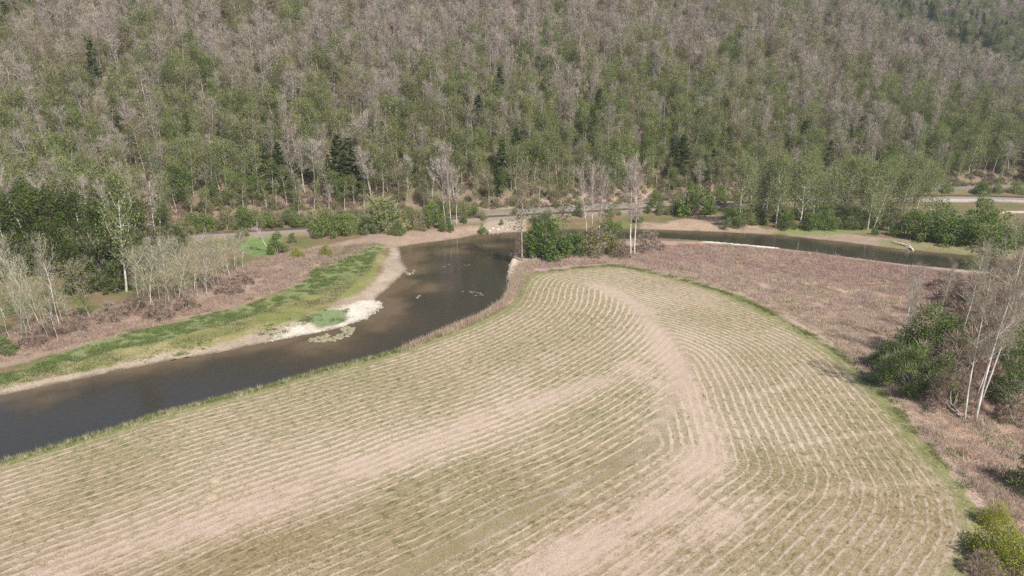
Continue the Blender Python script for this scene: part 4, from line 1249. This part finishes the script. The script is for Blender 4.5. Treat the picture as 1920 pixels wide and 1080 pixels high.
# ------------------------------------------------------------------ marked trees on the hill
for i, (bx, by, ty, lb) in enumerate([(290, 352, 288, 'silvery white crowned tree alone on the lower slope'), (767, 362, 296, 'silvery tree above the river bend, left of two'), (810, 372, 300, 'silvery tree above the river bend, right of two'), (228, 300, 245, 'small silvery bare tree above the lone white crown'), (1890, 325, 268, 'silvery bare tree at the right edge above the road')]):
    plant('silver_tree', bx, by, ty, lb, 'silvery trees on the slope', 1.0, var=i)
pines = [(500, 360, 268, 'dark conifer in the cluster above the hedge, leftmost'), (528, 362, 266, 'dark conifer in the cluster above the hedge, tallest'), (552, 358, 280, 'dark conifer in the cluster above the hedge, rightmost'), (480, 352, 285, 'small dark conifer left of the cluster above the hedge'),
         (620, 365, 290, 'dark conifer above the tall bright bush'), (650, 368, 282, 'dark conifer above the arching willow'), (672, 365, 300, 'smaller dark conifer above the arching willow'), (942, 350, 262, 'tall conifer above the far end of the bend'), (968, 310, 240, 'conifer uphill of the point, tallest of its three'), (990, 325, 262, 'conifer uphill of the point, right of its three'), (930, 368, 300, 'bright conifer low above the bend'),
         (1014, 212, 168, 'narrow dark conifer partway up, left of a scattered line'), (1080, 235, 180, 'narrow dark conifer partway up, middle of a scattered line'), (1123, 240, 166, 'largest dark conifer partway up in the scattered line'), (893, 215, 172, 'dark conifer high above the river bend'), (908, 210, 168, 'second dark conifer high above the river bend'), (742, 85, 45, 'small dark conifer high on the slope'), (1075, 340, 290, 'conifer behind the three white trunks'),
         (1265, 340, 272, 'dark conifer above the round railway bush'), (1362, 300, 238, 'dark conifer partway up behind the channel trees, tallest'), (1335, 330, 278, 'dark conifer left of the channel trees'), (1320, 345, 290, 'small dark conifer behind the round railway bush'), (1590, 300, 240, 'dark conifer above the leaning white trunks'), (1575, 305, 262, 'smaller dark conifer above the leaning white trunks'), (1730, 300, 255, 'dark conifer above the road on the right'),
         (630, 30, -12, 'dark conifer at the top of the slope'), (30, 30, -15, 'dark conifer at the top left of the slope'), (12, 80, 30, 'dark conifer at the left edge high on the slope'), (1470, 345, 290, 'conifer behind the straight white trunk'), (15, 430, 330, 'conifer at the left edge among the cottonwoods'), (760, 300, 262, 'conifer uphill of the left silvery tree'), (690, 345, 290, 'conifer at the foot of the slope above the willow')]
for i, (bx, by, ty, lb) in enumerate(pines):
    plant('pine_tree', bx, by, ty, lb, 'conifers on the slope', 1.0, var=i)
far_p = [(1778, 92, 52), (1795, 98, 58), (1812, 104, 60), (1828, 108, 66), (1845, 112, 70), (1862, 114, 62), (1880, 112, 72), (1835, 100, 60), (1700, 28, -8), (1690, 38, 5), (1740, 55, 22), (1752, 50, 30), (1610, 30, 8), (1640, 12, -15), (1660, 70, 40), (1870, 100, 60), (1905, 30, 0), (1680, 72, 45)]
for i, (bx, by, ty) in enumerate(far_p):
    p = hit(bx, by)
    e = stand('pine_tree', p, max(12, height_to(p, ty)), 'dark conifer in the far group beyond the ridge' if i < 8 else 'lone dark conifer on the hillside beyond the ridge', 'conifers beyond the ridge' if i < 8 else 'lone conifers beyond the ridge', 1.0, var=i)
for i, (bx, by, ty, lb) in enumerate([(890, 120, 48, 'bright green tree high on the slope, largest'), (900, 150, 80, 'bright green tree below the largest bright one'), (1683, 222, 172, 'vivid green tree partway up the right side of the slope'), (1548, 240, 205, 'vivid green tree above the middle channel trees'), (173, 222, 185, 'vivid green tree partway up the left side of the slope'), (175, 255, 212, 'green tree below the vivid one on the left side'),
                                      (940, 372, 318, 'bright green tree at the foot of the slope by the bend'), (1780, 335, 290, 'bright green tree above the road on the right'), (765, 280, 255, 'bright green tree uphill of the left silvery tree'), (1730, 170, 140, 'bright green tree near the ridge on the right'), (1860, 275, 220, 'bright green tree high above the right end of the road'),
                                      (795, 365, 318, 'bright green tree between the two silvery trees'), (1150, 372, 290, 'leafy green tree at the slope foot behind the twin trunks'), (1180, 355, 280, 'leafy green tree above the twin trunks'), (1530, 330, 275, 'leafy tree above the middle of the channel trees')]):
    plant('leafy_tree', bx, by, ty, lb, 'bright green trees on the slope', 1.0, var=i)

# ------------------------------------------------------------------ the wooded hillside
sp_ = 4.2
hx, hy = np.meshgrid(np.arange(-300, 720, sp_), np.arange(215, 900, sp_))
hx = (hx + rng.uniform(-.48, .48, hx.shape) * sp_).ravel()
hy = (hy + rng.uniform(-.48, .48, hy.shape) * sp_).ravel()
s_ = foot_s(hx, hy)
ok = (s_ > 1.5) & (rng.random(len(hx)) < np.where(s_ < 8, .85, .95))
hx, hy, s_ = hx[ok], hy[ok], s_[ok]
hz = ground_z(hx, hy)
px, py, zc = proj(np.stack([hx, hy, hz], -1))
pxt, pyt, _ = proj(np.stack([hx, hy, hz + 16], -1))
# leave out what the crest hides and what lies far outside the frame
vis = (px > -260) & (px < 2180) & (py > -70)
kk = np.linspace(.35, .985, 60)
top = hz + 17
for f in kk:
    vis &= ~(ground_z(hx * f, hy * f) > ALT + (top - ALT) * f + 1) if False else vis
gzs = np.stack([hill_z(hx * f, hy * f) for f in kk])
ray = ALT + (top[None] - ALT) * kk[:, None]
vis &= ~((gzs > ray).any(0))
T = np.array(TAKEN)
dmin = np.full(len(hx), 1e9)
for t in T:
    dmin = np.minimum(dmin, (hx - t[0]) ** 2 + (hy - t[1]) ** 2)
vis &= dmin > 3.0 ** 2
hx, hy, hz, s_, px, py, zc = (a[vis] for a in (hx, hy, hz, s_, px, py, zc))
n_ = len(hx)
pn = fbm(hx / 55, hy / 40, 201) * .7 + fbm(hx / 9, hy / 9, 211) * .3
pg = fbm(hx / 18, hy / 18, 221)
u = rng.random(n_)
far_side = (s_ > 126 - 1.02 * (hx - 215)) & (hx > 120)
p_bare = np.clip(.20 + .44 * sstep(25, 85, s_) + (pn - .5) * 2.4 - .45 * far_side + .5 * ((s_ > 90 - 1.02 * (hx - 215)) & ~far_side & (hx > 120)), .08, .94)
kind = np.where(u < p_bare, 0, 1)
u2 = rng.random(n_)
kind = np.where(u2 < .05 + .16 * sstep(.5, .68, pg) * (s_ < 90), 2, kind)
kind = np.where(u2 > 1 - (.004 + .30 * far_side * sstep(.3, .55, pg) + .09 * ((s_ < 45) & (pg < .42))), 3, kind)
KN = ['bare_tree', 'budding_tree', 'leafy_tree', 'pine_tree']
H = np.array([17., 15.5, 13., 16.5])[kind] * rng.uniform(.62, 1.25, n_) * (1 + .08 * sstep(20, 90, s_)) * np.where(far_side, .95, 1)
H *= np.where(s_ < 6, .7, 1)
H0 = np.array([16, 15, 13, 18])[kind]
var = np.array([rng.integers(len(K[KN[k]])) for k in kind])
var = np.where(kind == 1, rng.integers(0, 3, n_) + 3 * (rng.random(n_) < .80 - .6 * sstep(25, 105, s_) + (pg - .5) * 1.6 + far_side), var)
inframe = (px > 8) & (px < 1912) & (py > 10)
size = np.where(inframe, H / zc, 0)
single = np.zeros(n_, bool)
for k, lim in enumerate((285, 280, 280, 280)):
    i = np.nonzero((kind == k) & inframe & (s_ < 140))[0]
    i = i[np.argsort(-size[i])][:lim]
    single[i] = True
ORD = ['leftmost', 'second from left', 'third from left', 'fourth from left', 'fifth from left', 'sixth from left', 'seventh from left', 'eighth from left', 'ninth from left', 'tenth from left', 'eleventh from left', 'twelfth from left', 'thirteenth from left', 'fourteenth from left', 'fifteenth from left', 'sixteenth from left'] + [w_ + ' from left' for w_ in 'seventeenth eighteenth nineteenth twentieth'.split()]
COLS = [(85, 'the left edge cottonwoods'), (170, 'the leaning cottonwood'), (250, 'the tall white trunk'), (340, 'the lone silvery crown'), (440, 'the sapling thicket'), (515, 'the leaning forked trunk'), (590, 'the roadside hedge'), (680, 'the tall bright bush'), (770, 'the arching willow'), (860, 'the pinkish trunks'), (950, 'the river bend'), (1050, 'the leafy point'),
        (1140, 'the three white trunks'), (1240, 'the twin white trunks'), (1350, 'the round railway bush'), (1470, 'the straight white trunk'), (1600, 'the middle channel trees'), (1700, 'the leaning white trunks'), (1800, 'the small roadside bush'), (3000, 'the largest rounded bush')]
TIER = [(6, 'in the first slope row'), (11, 'in the second slope row'), (16, 'in the third slope row'), (21, 'in the fourth slope row'), (27, 'low on the slope'), (34, 'a third up the slope'), (44, 'partway up the slope'), (60, 'halfway up the slope'), (76, 'two thirds up the slope'), (95, 'three quarters up the slope'), (999, 'high on the slope')]
WORD = ['bare tree', 'budding tree', 'bright tree', 'dark conifer']
cells = {}
for i in np.nonzero(single)[0]:
    c = next(nm for lim, nm in COLS if px[i] < lim)
    t = next(nm for lim, nm in TIER if s_[i] < lim)
    cells.setdefault((kind[i], t, c), []).append(i)
for (k, t, c), ids in cells.items():
    ids.sort(key=lambda i: px[i])
    for j, i in enumerate(ids):
        od = '' if len(ids) == 1 else ', ' + ('rightmost' if j == len(ids) - 1 else ORD[j])
        stand(KN[k], (hx[i], hy[i], hz[i]), float(H[i]), f'{WORD[k]} {t} above {c}{od}', ['bare trees', 'budding trees', 'bright green trees', 'conifers'][k] + ' on the slope', float(rng.uniform(.85, 1.2)), var=int(var[i]))
rest = ~single
protos, pi = [], {}
for k, nm in enumerate(KN):
    for v, p_ in enumerate(K[nm]):
        pi[(k, v)] = len(protos)
        protos.append(p_.joined[0].mesh(f'wood_{nm}_{v}', p_.joined[1]))
idx = np.array([pi[(k, v)] for k, v in zip(kind[rest], var[rest])])
scatter('hillside_woods', 'distant leafless and budding woods covering the upper hillside', 'woods', np.stack([hx, hy, hz], -1)[rest], protos, 1, 1, scales=(H / H0)[rest], idx=idx)
print('hill trees', n_, 'single', single.sum(), [int((kind[single] == k).sum()) for k in range(4)], 'cells', max(len(v) for v in cells.values()))


# ------------------------------------------------------------------ railway and road
def offset_line(pl, d):
    t = np.gradient(pl, axis=0)
    t /= np.linalg.norm(t, axis=1)[:, None]
    return pl + np.stack([-t[:, 1], t[:, 0]], 1) * d


def strip(b, pl, prof, mi=0):
    """sweep a cross section (offset, height) along pl"""
    rows = [np.column_stack([offset_line(pl, o), np.full(len(pl), z)]) for o, z in prof]
    V = np.stack(rows, 1).reshape(-1, 3)
    k = len(prof)
    b.add(V, [(i * k + j, (i + 1) * k + j, (i + 1) * k + j + 1, i * k + j + 1) for i in range(len(pl) - 1) for j in range(k - 1)], mi)


def plain(name, c1, c2, scale=3., rough=.9, metal=0.):
    m, n, l = mat(name)
    ge = N(n, 'ShaderNodeNewGeometry')
    no = N(n, 'ShaderNodeTexNoise', _Scale=scale, _Detail=6)
    l.new(ge.outputs['Position'], no.inputs[0])
    rp = ramp(n, [(.3, c1), (.7, c2)])
    l.new(no.outputs[0], rp.inputs[0])
    b = N(n, 'ShaderNodeBsdfPrincipled', _Roughness=rough, _Metallic=metal)
    l.new(rp.outputs[0], b.inputs['Base Color'])
    l.new(b.outputs[0], N(n, 'ShaderNodeOutputMaterial').inputs[0])
    return m


rp_ = hit(880, 409)
tr_e = empty('railway_track', (rp_[0], rp_[1], 1.1))
tag(tr_e, 'single railway track on pale ballast along the foot of the hill', 'railway')
off0 = np.array([rp_[0], rp_[1], 1.1])


def local(b):
    b.v = [v - off0 for v in b.v]
    return b


b = MB(); strip(b, RAIL, [(3.4, 1.0), (2.0, 1.55), (-2.0, 1.55), (-3.4, 1.0)])
put('ballast', local(b).mesh('ballast', [plain('ballast', (.16, .13, .11), (.27, .225, .19), 5)]), tr_e)
for s in (-.75, .75):
    b = MB(); strip(b, RAIL, [(s + .06, 1.66), (s + .05, 1.86), (s - .05, 1.86), (s - .06, 1.66)])
    put('rail', local(b).mesh('rail', [plain('rail_steel', (.10, .06, .045), (.17, .11, .08), 2, .6, .4)]), tr_e)
b = MB()
tg = np.gradient(RAIL, axis=0); tg /= np.linalg.norm(tg, axis=1)[:, None]
dd = np.r_[0, np.cumsum(np.linalg.norm(np.diff(RAIL, axis=0), axis=1))]
for q in np.arange(1, dd[-1], .65):
    c = np.array([np.interp(q, dd, RAIL[:, 0]), np.interp(q, dd, RAIL[:, 1])])
    t = np.array([np.interp(q, dd, tg[:, 0]), np.interp(q, dd, tg[:, 1])])
    nrm = np.array([-t[1], t[0]])
    V = [[*(c + t * a + nrm * d), z] for z in (1.5, 1.655) for a, d in ((-.13, -1.3), (.13, -1.3), (.13, 1.3), (-.13, 1.3))]
    b.add(V, [(4, 5, 6, 7), (0, 1, 5, 4), (1, 2, 6, 5), (2, 3, 7, 6), (3, 0, 4, 7)])
tag(put('sleepers', local(b).mesh('sleepers', [plain('sleeper_wood', (.06, .045, .035), (.13, .10, .08), 2)]), tr_e), kind='stuff')

b = MB(); strip(b, ROAD, [(2.9, 2.1), (2.6, 2.24), (-2.6, 2.24), (-2.9, 2.1)])
tag(put('road', b.mesh('road', [plain('asphalt', (.15, .14, .13), (.21, .195, .18), 1.2)])), 'grey valley road', 'road', kind='structure')
b = MB()
for o, w in ((0.12, .06), (-.12, .06)):
    strip(b, ROAD, [(o + w, 2.262), (o - w, 2.262)], 0)
for o in (2.35, -2.35):
    strip(b, ROAD, [(o + .06, 2.262), (o - .06, 2.262)], 1)
tag(put('road_markings', b.mesh('road_markings', [plain('yellow_paint', (.55, .40, .06), (.6, .45, .1)), plain('white_paint', (.7, .7, .68), (.8, .8, .78))])), 'yellow and white road markings', 'markings', kind='structure')


# ------------------------------------------------------------------ rocks, logs, straw, stones, foam
def rock_mesh(name, m_, sx=1, sy=1, sz=.6):
    import bmesh
    bm = bmesh.new()
    bmesh.ops.create_icosphere(bm, subdivisions=2, radius=.5)
    ph = rng.uniform(0, 50, 3)
    for v in bm.verts:
        d = np.array(v.co)
        k = 1 + .45 * (float(fbm(np.array(d[0] * 2.2 + ph[0]), np.array(d[1] * 2.2 + d[2] * 1.7 + ph[1]), 7)) - .5) * 2
        v.co = Vector((d[0] * k * sx, d[1] * k * sy, max(d[2] * k * sz, -.15)))
    me = bpy.data.meshes.new(name)
    bm.to_mesh(me); bm.free()
    me.materials.append(m_)
    return me


stone_m = plain('pale_stone', (.42, .36, .29), (.68, .62, .53), 1.5)
rocks = [rock_mesh(f'boulder{i}', stone_m, rng.uniform(.8, 1.4), rng.uniform(.7, 1.1), rng.uniform(.5, .8)) for i in range(4)]
for i, (a, b_, sc) in enumerate([(957, 497, 1.8), (961, 504, 1.5), (956, 510, 1.6), (959, 519, 1.9), (958, 527, 1.5), (955, 534, 1.4), (960, 541, 1.1), (963, 496, 1.3)]):
    p = P(a, b_, -.9)
    o = put('boulder', rocks[i % 4]); o.location = (p[0], p[1], -1.1 + rng.uniform(0, .5)); o.rotation_euler = (0, 0, rng.uniform(0, 6)); o.scale = (sc,) * 3
    tag(o, 'pale boulder on the cut bank at the river bend', 'boulder', 'boulders of the cut bank')
for i, (a, b_, sc) in enumerate([(925, 429, 1.1), (934, 431, 1.3), (942, 427, 1.0), (950, 431, 1.2), (958, 428, .9), (918, 433, .9)]):
    p = hit(a, b_)
    o = put('boulder', rocks[(i + 1) % 4]); o.location = p; o.rotation_euler = (0, 0, rng.uniform(0, 6)); o.scale = (sc,) * 3
    tag(o, 'pale rock in the rubble between the tracks and the water', 'boulder', 'rocks below the tracks')
smalls = [rock_mesh(f'stone{i}', plain(f'mossy_stone{i}', (.17, .15, .08), (.33, .29, .19), 1.5), 1.2, .9, .4) for i in range(3)]
xy = np.concatenate([in_px([(575, 638), (630, 620), (672, 606), (660, 625), (640, 644), (595, 648)], 420, WATER_Z), in_px([(780, 556), (797, 552), (795, 560), (783, 563)], 25, WATER_Z), in_px([(760, 510), (778, 505), (775, 513), (764, 516)], 25, WATER_Z)])
xy = xy[fbm(xy[:, 0] / 2.2, xy[:, 1] / 2.2, 123) > .56]
scatter('stones', 'mossy stones showing in the shallows off the gravel bar', 'stones', np.column_stack([xy, np.full(len(xy), WATER_Z + .02)]), smalls, .3, .9)
xy = in_px([(490, 645), (560, 630), (640, 614), (700, 596), (722, 574), (705, 560), (660, 577), (610, 594), (545, 615)], 800, WATER_Z)
xy = xy[~inside(xy[:, 0], xy[:, 1], PL([(560, 612), (600, 588), (665, 580), (660, 606), (600, 618)], -1.2))]
scatter('gravel', 'loose pale stones on the gravel bar', 'gravel', on_ground(xy), rocks, .08, .35)
b = MB()
for a, b_, L, w in [(888, 547, 3.2, .25), (897, 550, 2.6, .3), (905, 553, 1.8, .25), (836, 500, 1.5, .25), (878, 497, 1.8, .25), (840, 496, .9, .2), (766, 512, 1.5, .3), (893, 554, 1.2, .2)]:
    c = P(a, b_, WATER_Z + .02)
    for k in range(6):
        d = rng.normal(size=2) * [L * .28, w]
        t = np.linspace(0, 2 * math.pi, 9)[:-1]
        rr = rng.uniform(.4, 1, 8)
        V = np.column_stack([c[0] + d[0] + np.cos(t) * rr * L * .14, c[1] + d[1] + np.sin(t) * rr * w * .7, np.full(8, c[2] + .004 * k)])
        b.add(V, [tuple(range(8))])
tag(put('foam', b.mesh('foam', [plain('foam', (.30, .30, .29), (.46, .46, .45))])), 'white flecks of foam on riffles in the river', 'foam', kind='stuff')


def log(name, label, pts, r0, r1, barkm, branches=0, cat='log'):
    o = np.array(pts[0])
    b = MB()
    q = smooth_line(np.array(pts) - o, .6, 1)
    b.tube(q, np.linspace(r0, r1, len(q)), 7)
    e = empty(name, o)
    tag(e, label, cat)
    put('trunk', b.mesh(name + '_trunk', [M[barkm]], True), e)
    for i in range(branches):
        k = int(len(q) * rng.uniform(.3, .95)) - 1
        bb = MB()
        br = wander(q[k], rdir(.3), rng.uniform(1.2, 3), 4, .2)
        bb.tube(br, np.linspace(r1 * .8 + .02, .015, 5), 4)
        put('branch', bb.mesh(name + '_branch', [M[barkm]], True), e)
    return e


def gp(a, b_, dz):
    p = hit(a, b_)
    return [p[0], p[1], p[2] + dz]


log('fallen_log', 'grey fallen log lying at the foot of the white trunk clump', [gp(1803, 787, .25), gp(1770, 760, .3), gp(1738, 733, .35)], .22, .12, 'bark_grey', 4)
log('fallen_log', 'thinner fallen log beside the grey one at the clump', [gp(1796, 775, .2), gp(1765, 742, .3), gp(1748, 722, .5)], .15, .07, 'bark_grey', 5)
log('fallen_log', 'bent fallen log reaching the right edge behind the bare shrub', [gp(1868, 780, .3), gp(1890, 768, .8), gp(1925, 745, 1.6)], .2, .1, 'bark_grey', 4)
log('fallen_tree', 'whitened fallen tree lying into the far channel', [gp(1712, 470, .1), gp(1704, 464, .5), gp(1690, 460, .5), gp(1668, 454, .6)], .35, .12, 'bark_white', 7, 'tree')
log('fallen_branch', 'pale fallen branch in front of the point bushes', [gp(1082, 484, .15), gp(1068, 478, .3), gp(1054, 470, .9)], .14, .05, 'bark_white', 2, 'branch')
log('driftwood', 'bleached driftwood on the bank right of the cut bank', [gp(1000, 493, .1), gp(1006, 487, .4), gp(1003, 482, .9)], .12, .05, 'bark_white', 3)

for a, b_, r_, lb in [(403, 903, .75, 'pale heap of straw in the left part of the field'), (396, 934, .9, 'flatter pale patch of heaped straw just below the other heap')]:
    p = P(a, b_)
    p[2] = float(ground_z(p[0], p[1])) + .06
    b = MB()
    k = 900
    t, q = rng.uniform(0, 6.28, k), np.sqrt(rng.random(k)) * r_
    base = np.column_stack([np.cos(t) * q * 1.2, np.sin(t) * q, .38 * (1 - (q / r_) ** 2) * r_ * rng.uniform(.5, 1, k)])
    d = rng.normal(size=(k, 3)) * [1, 1, .35]
    d /= np.linalg.norm(d, axis=1)[:, None]
    b.blades(base, d * rng.uniform(.2, .5, (k, 1)), .035 * np.ones(k))
    ang = np.linspace(0, 6.283, 17)[:-1]
    V = [[0, 0, .34 * r_]] + [[math.cos(x) * 1.2 * r_ * f, math.sin(x) * r_ * f, z] for f, z in ((.5, .26 * r_), (1, -.05)) for x in ang]
    b.add(V, [(0, 1 + i, 1 + (i + 1) % 16) for i in range(16)] + [(1 + i, 17 + i, 17 + (i + 1) % 16, 1 + (i + 1) % 16) for i in range(16)])
    o = put('straw_heap', b.mesh('straw_heap', [M['straw']])); o.location = p
    tag(o, lb, 'straw heap')

# ------------------------------------------------------------------ light
EL, AZ = R(48), math.atan2(.60, -.80)      # towards the sun: right and behind the camera
sd = Vector((math.sin(AZ) * math.cos(EL), math.cos(AZ) * math.cos(EL), math.sin(EL)))
sl = bpy.data.lights.new('sun', 'SUN')
sl.energy, sl.angle, sl.color = 4.95, R(.55), (1, .955, .89)
so = bpy.data.objects.new('sun', sl)
COL.objects.link(so)
so.rotation_euler = sd.to_track_quat('Z', 'Y').to_euler()
so.location = sd * 300
w = bpy.data.worlds.new('World')
scene.world = w
w.use_nodes = True
wn, wl = w.node_tree.nodes, w.node_tree.links
wn.clear()
sky = wn.new('ShaderNodeTexSky')
sky.sky_type = 'NISHITA'
sky.sun_disc = False
sky.sun_elevation, sky.sun_rotation = EL, AZ
bg = wn.new('ShaderNodeBackground')
bg.inputs[1].default_value = .092
wo = wn.new('ShaderNodeOutputWorld')
wl.new(sky.outputs[0], bg.inputs[0]); wl.new(bg.outputs[0], wo.inputs[0])
b = MB()
hzV = [(x, y, z) for z in (-60, 330) for x, y in ((-1700, -520), (1800, -520), (1800, 2500), (-1700, 2500))]
b.add(hzV, [(3, 2, 1, 0), (4, 5, 6, 7), (0, 1, 5, 4), (1, 2, 6, 5), (2, 3, 7, 6), (3, 0, 4, 7)])
m, n, l = mat('haze')
pv = N(n, 'ShaderNodeVolumePrincipled')
pv.inputs['Color'].default_value = (.93, .95, 1, 1)
pv.inputs['Density'].default_value = .00015
pv.inputs['Anisotropy'].default_value = .2
l.new(pv.outputs[0], N(n, 'ShaderNodeOutputMaterial').inputs['Volume'])
tag(put('haze', b.mesh('haze', [m])), 'thin pale haze over the valley', 'haze', kind='stuff')
scene.view_settings.view_transform = 'Standard'
scene.view_settings.look = 'None'
scene.view_settings.exposure = 0.42
scene.view_settings.gamma = 1.0
cy = scene.cycles
cy.max_bounces, cy.diffuse_bounces, cy.glossy_bounces, cy.transmission_bounces = 6, 3, 2, 2
cy.use_denoising = False
cy.denoiser = 'OPENIMAGEDENOISE'
cy.denoising_input_passes = 'RGB_ALBEDO_NORMAL'
cy.denoising_prefilter = 'ACCURATE'
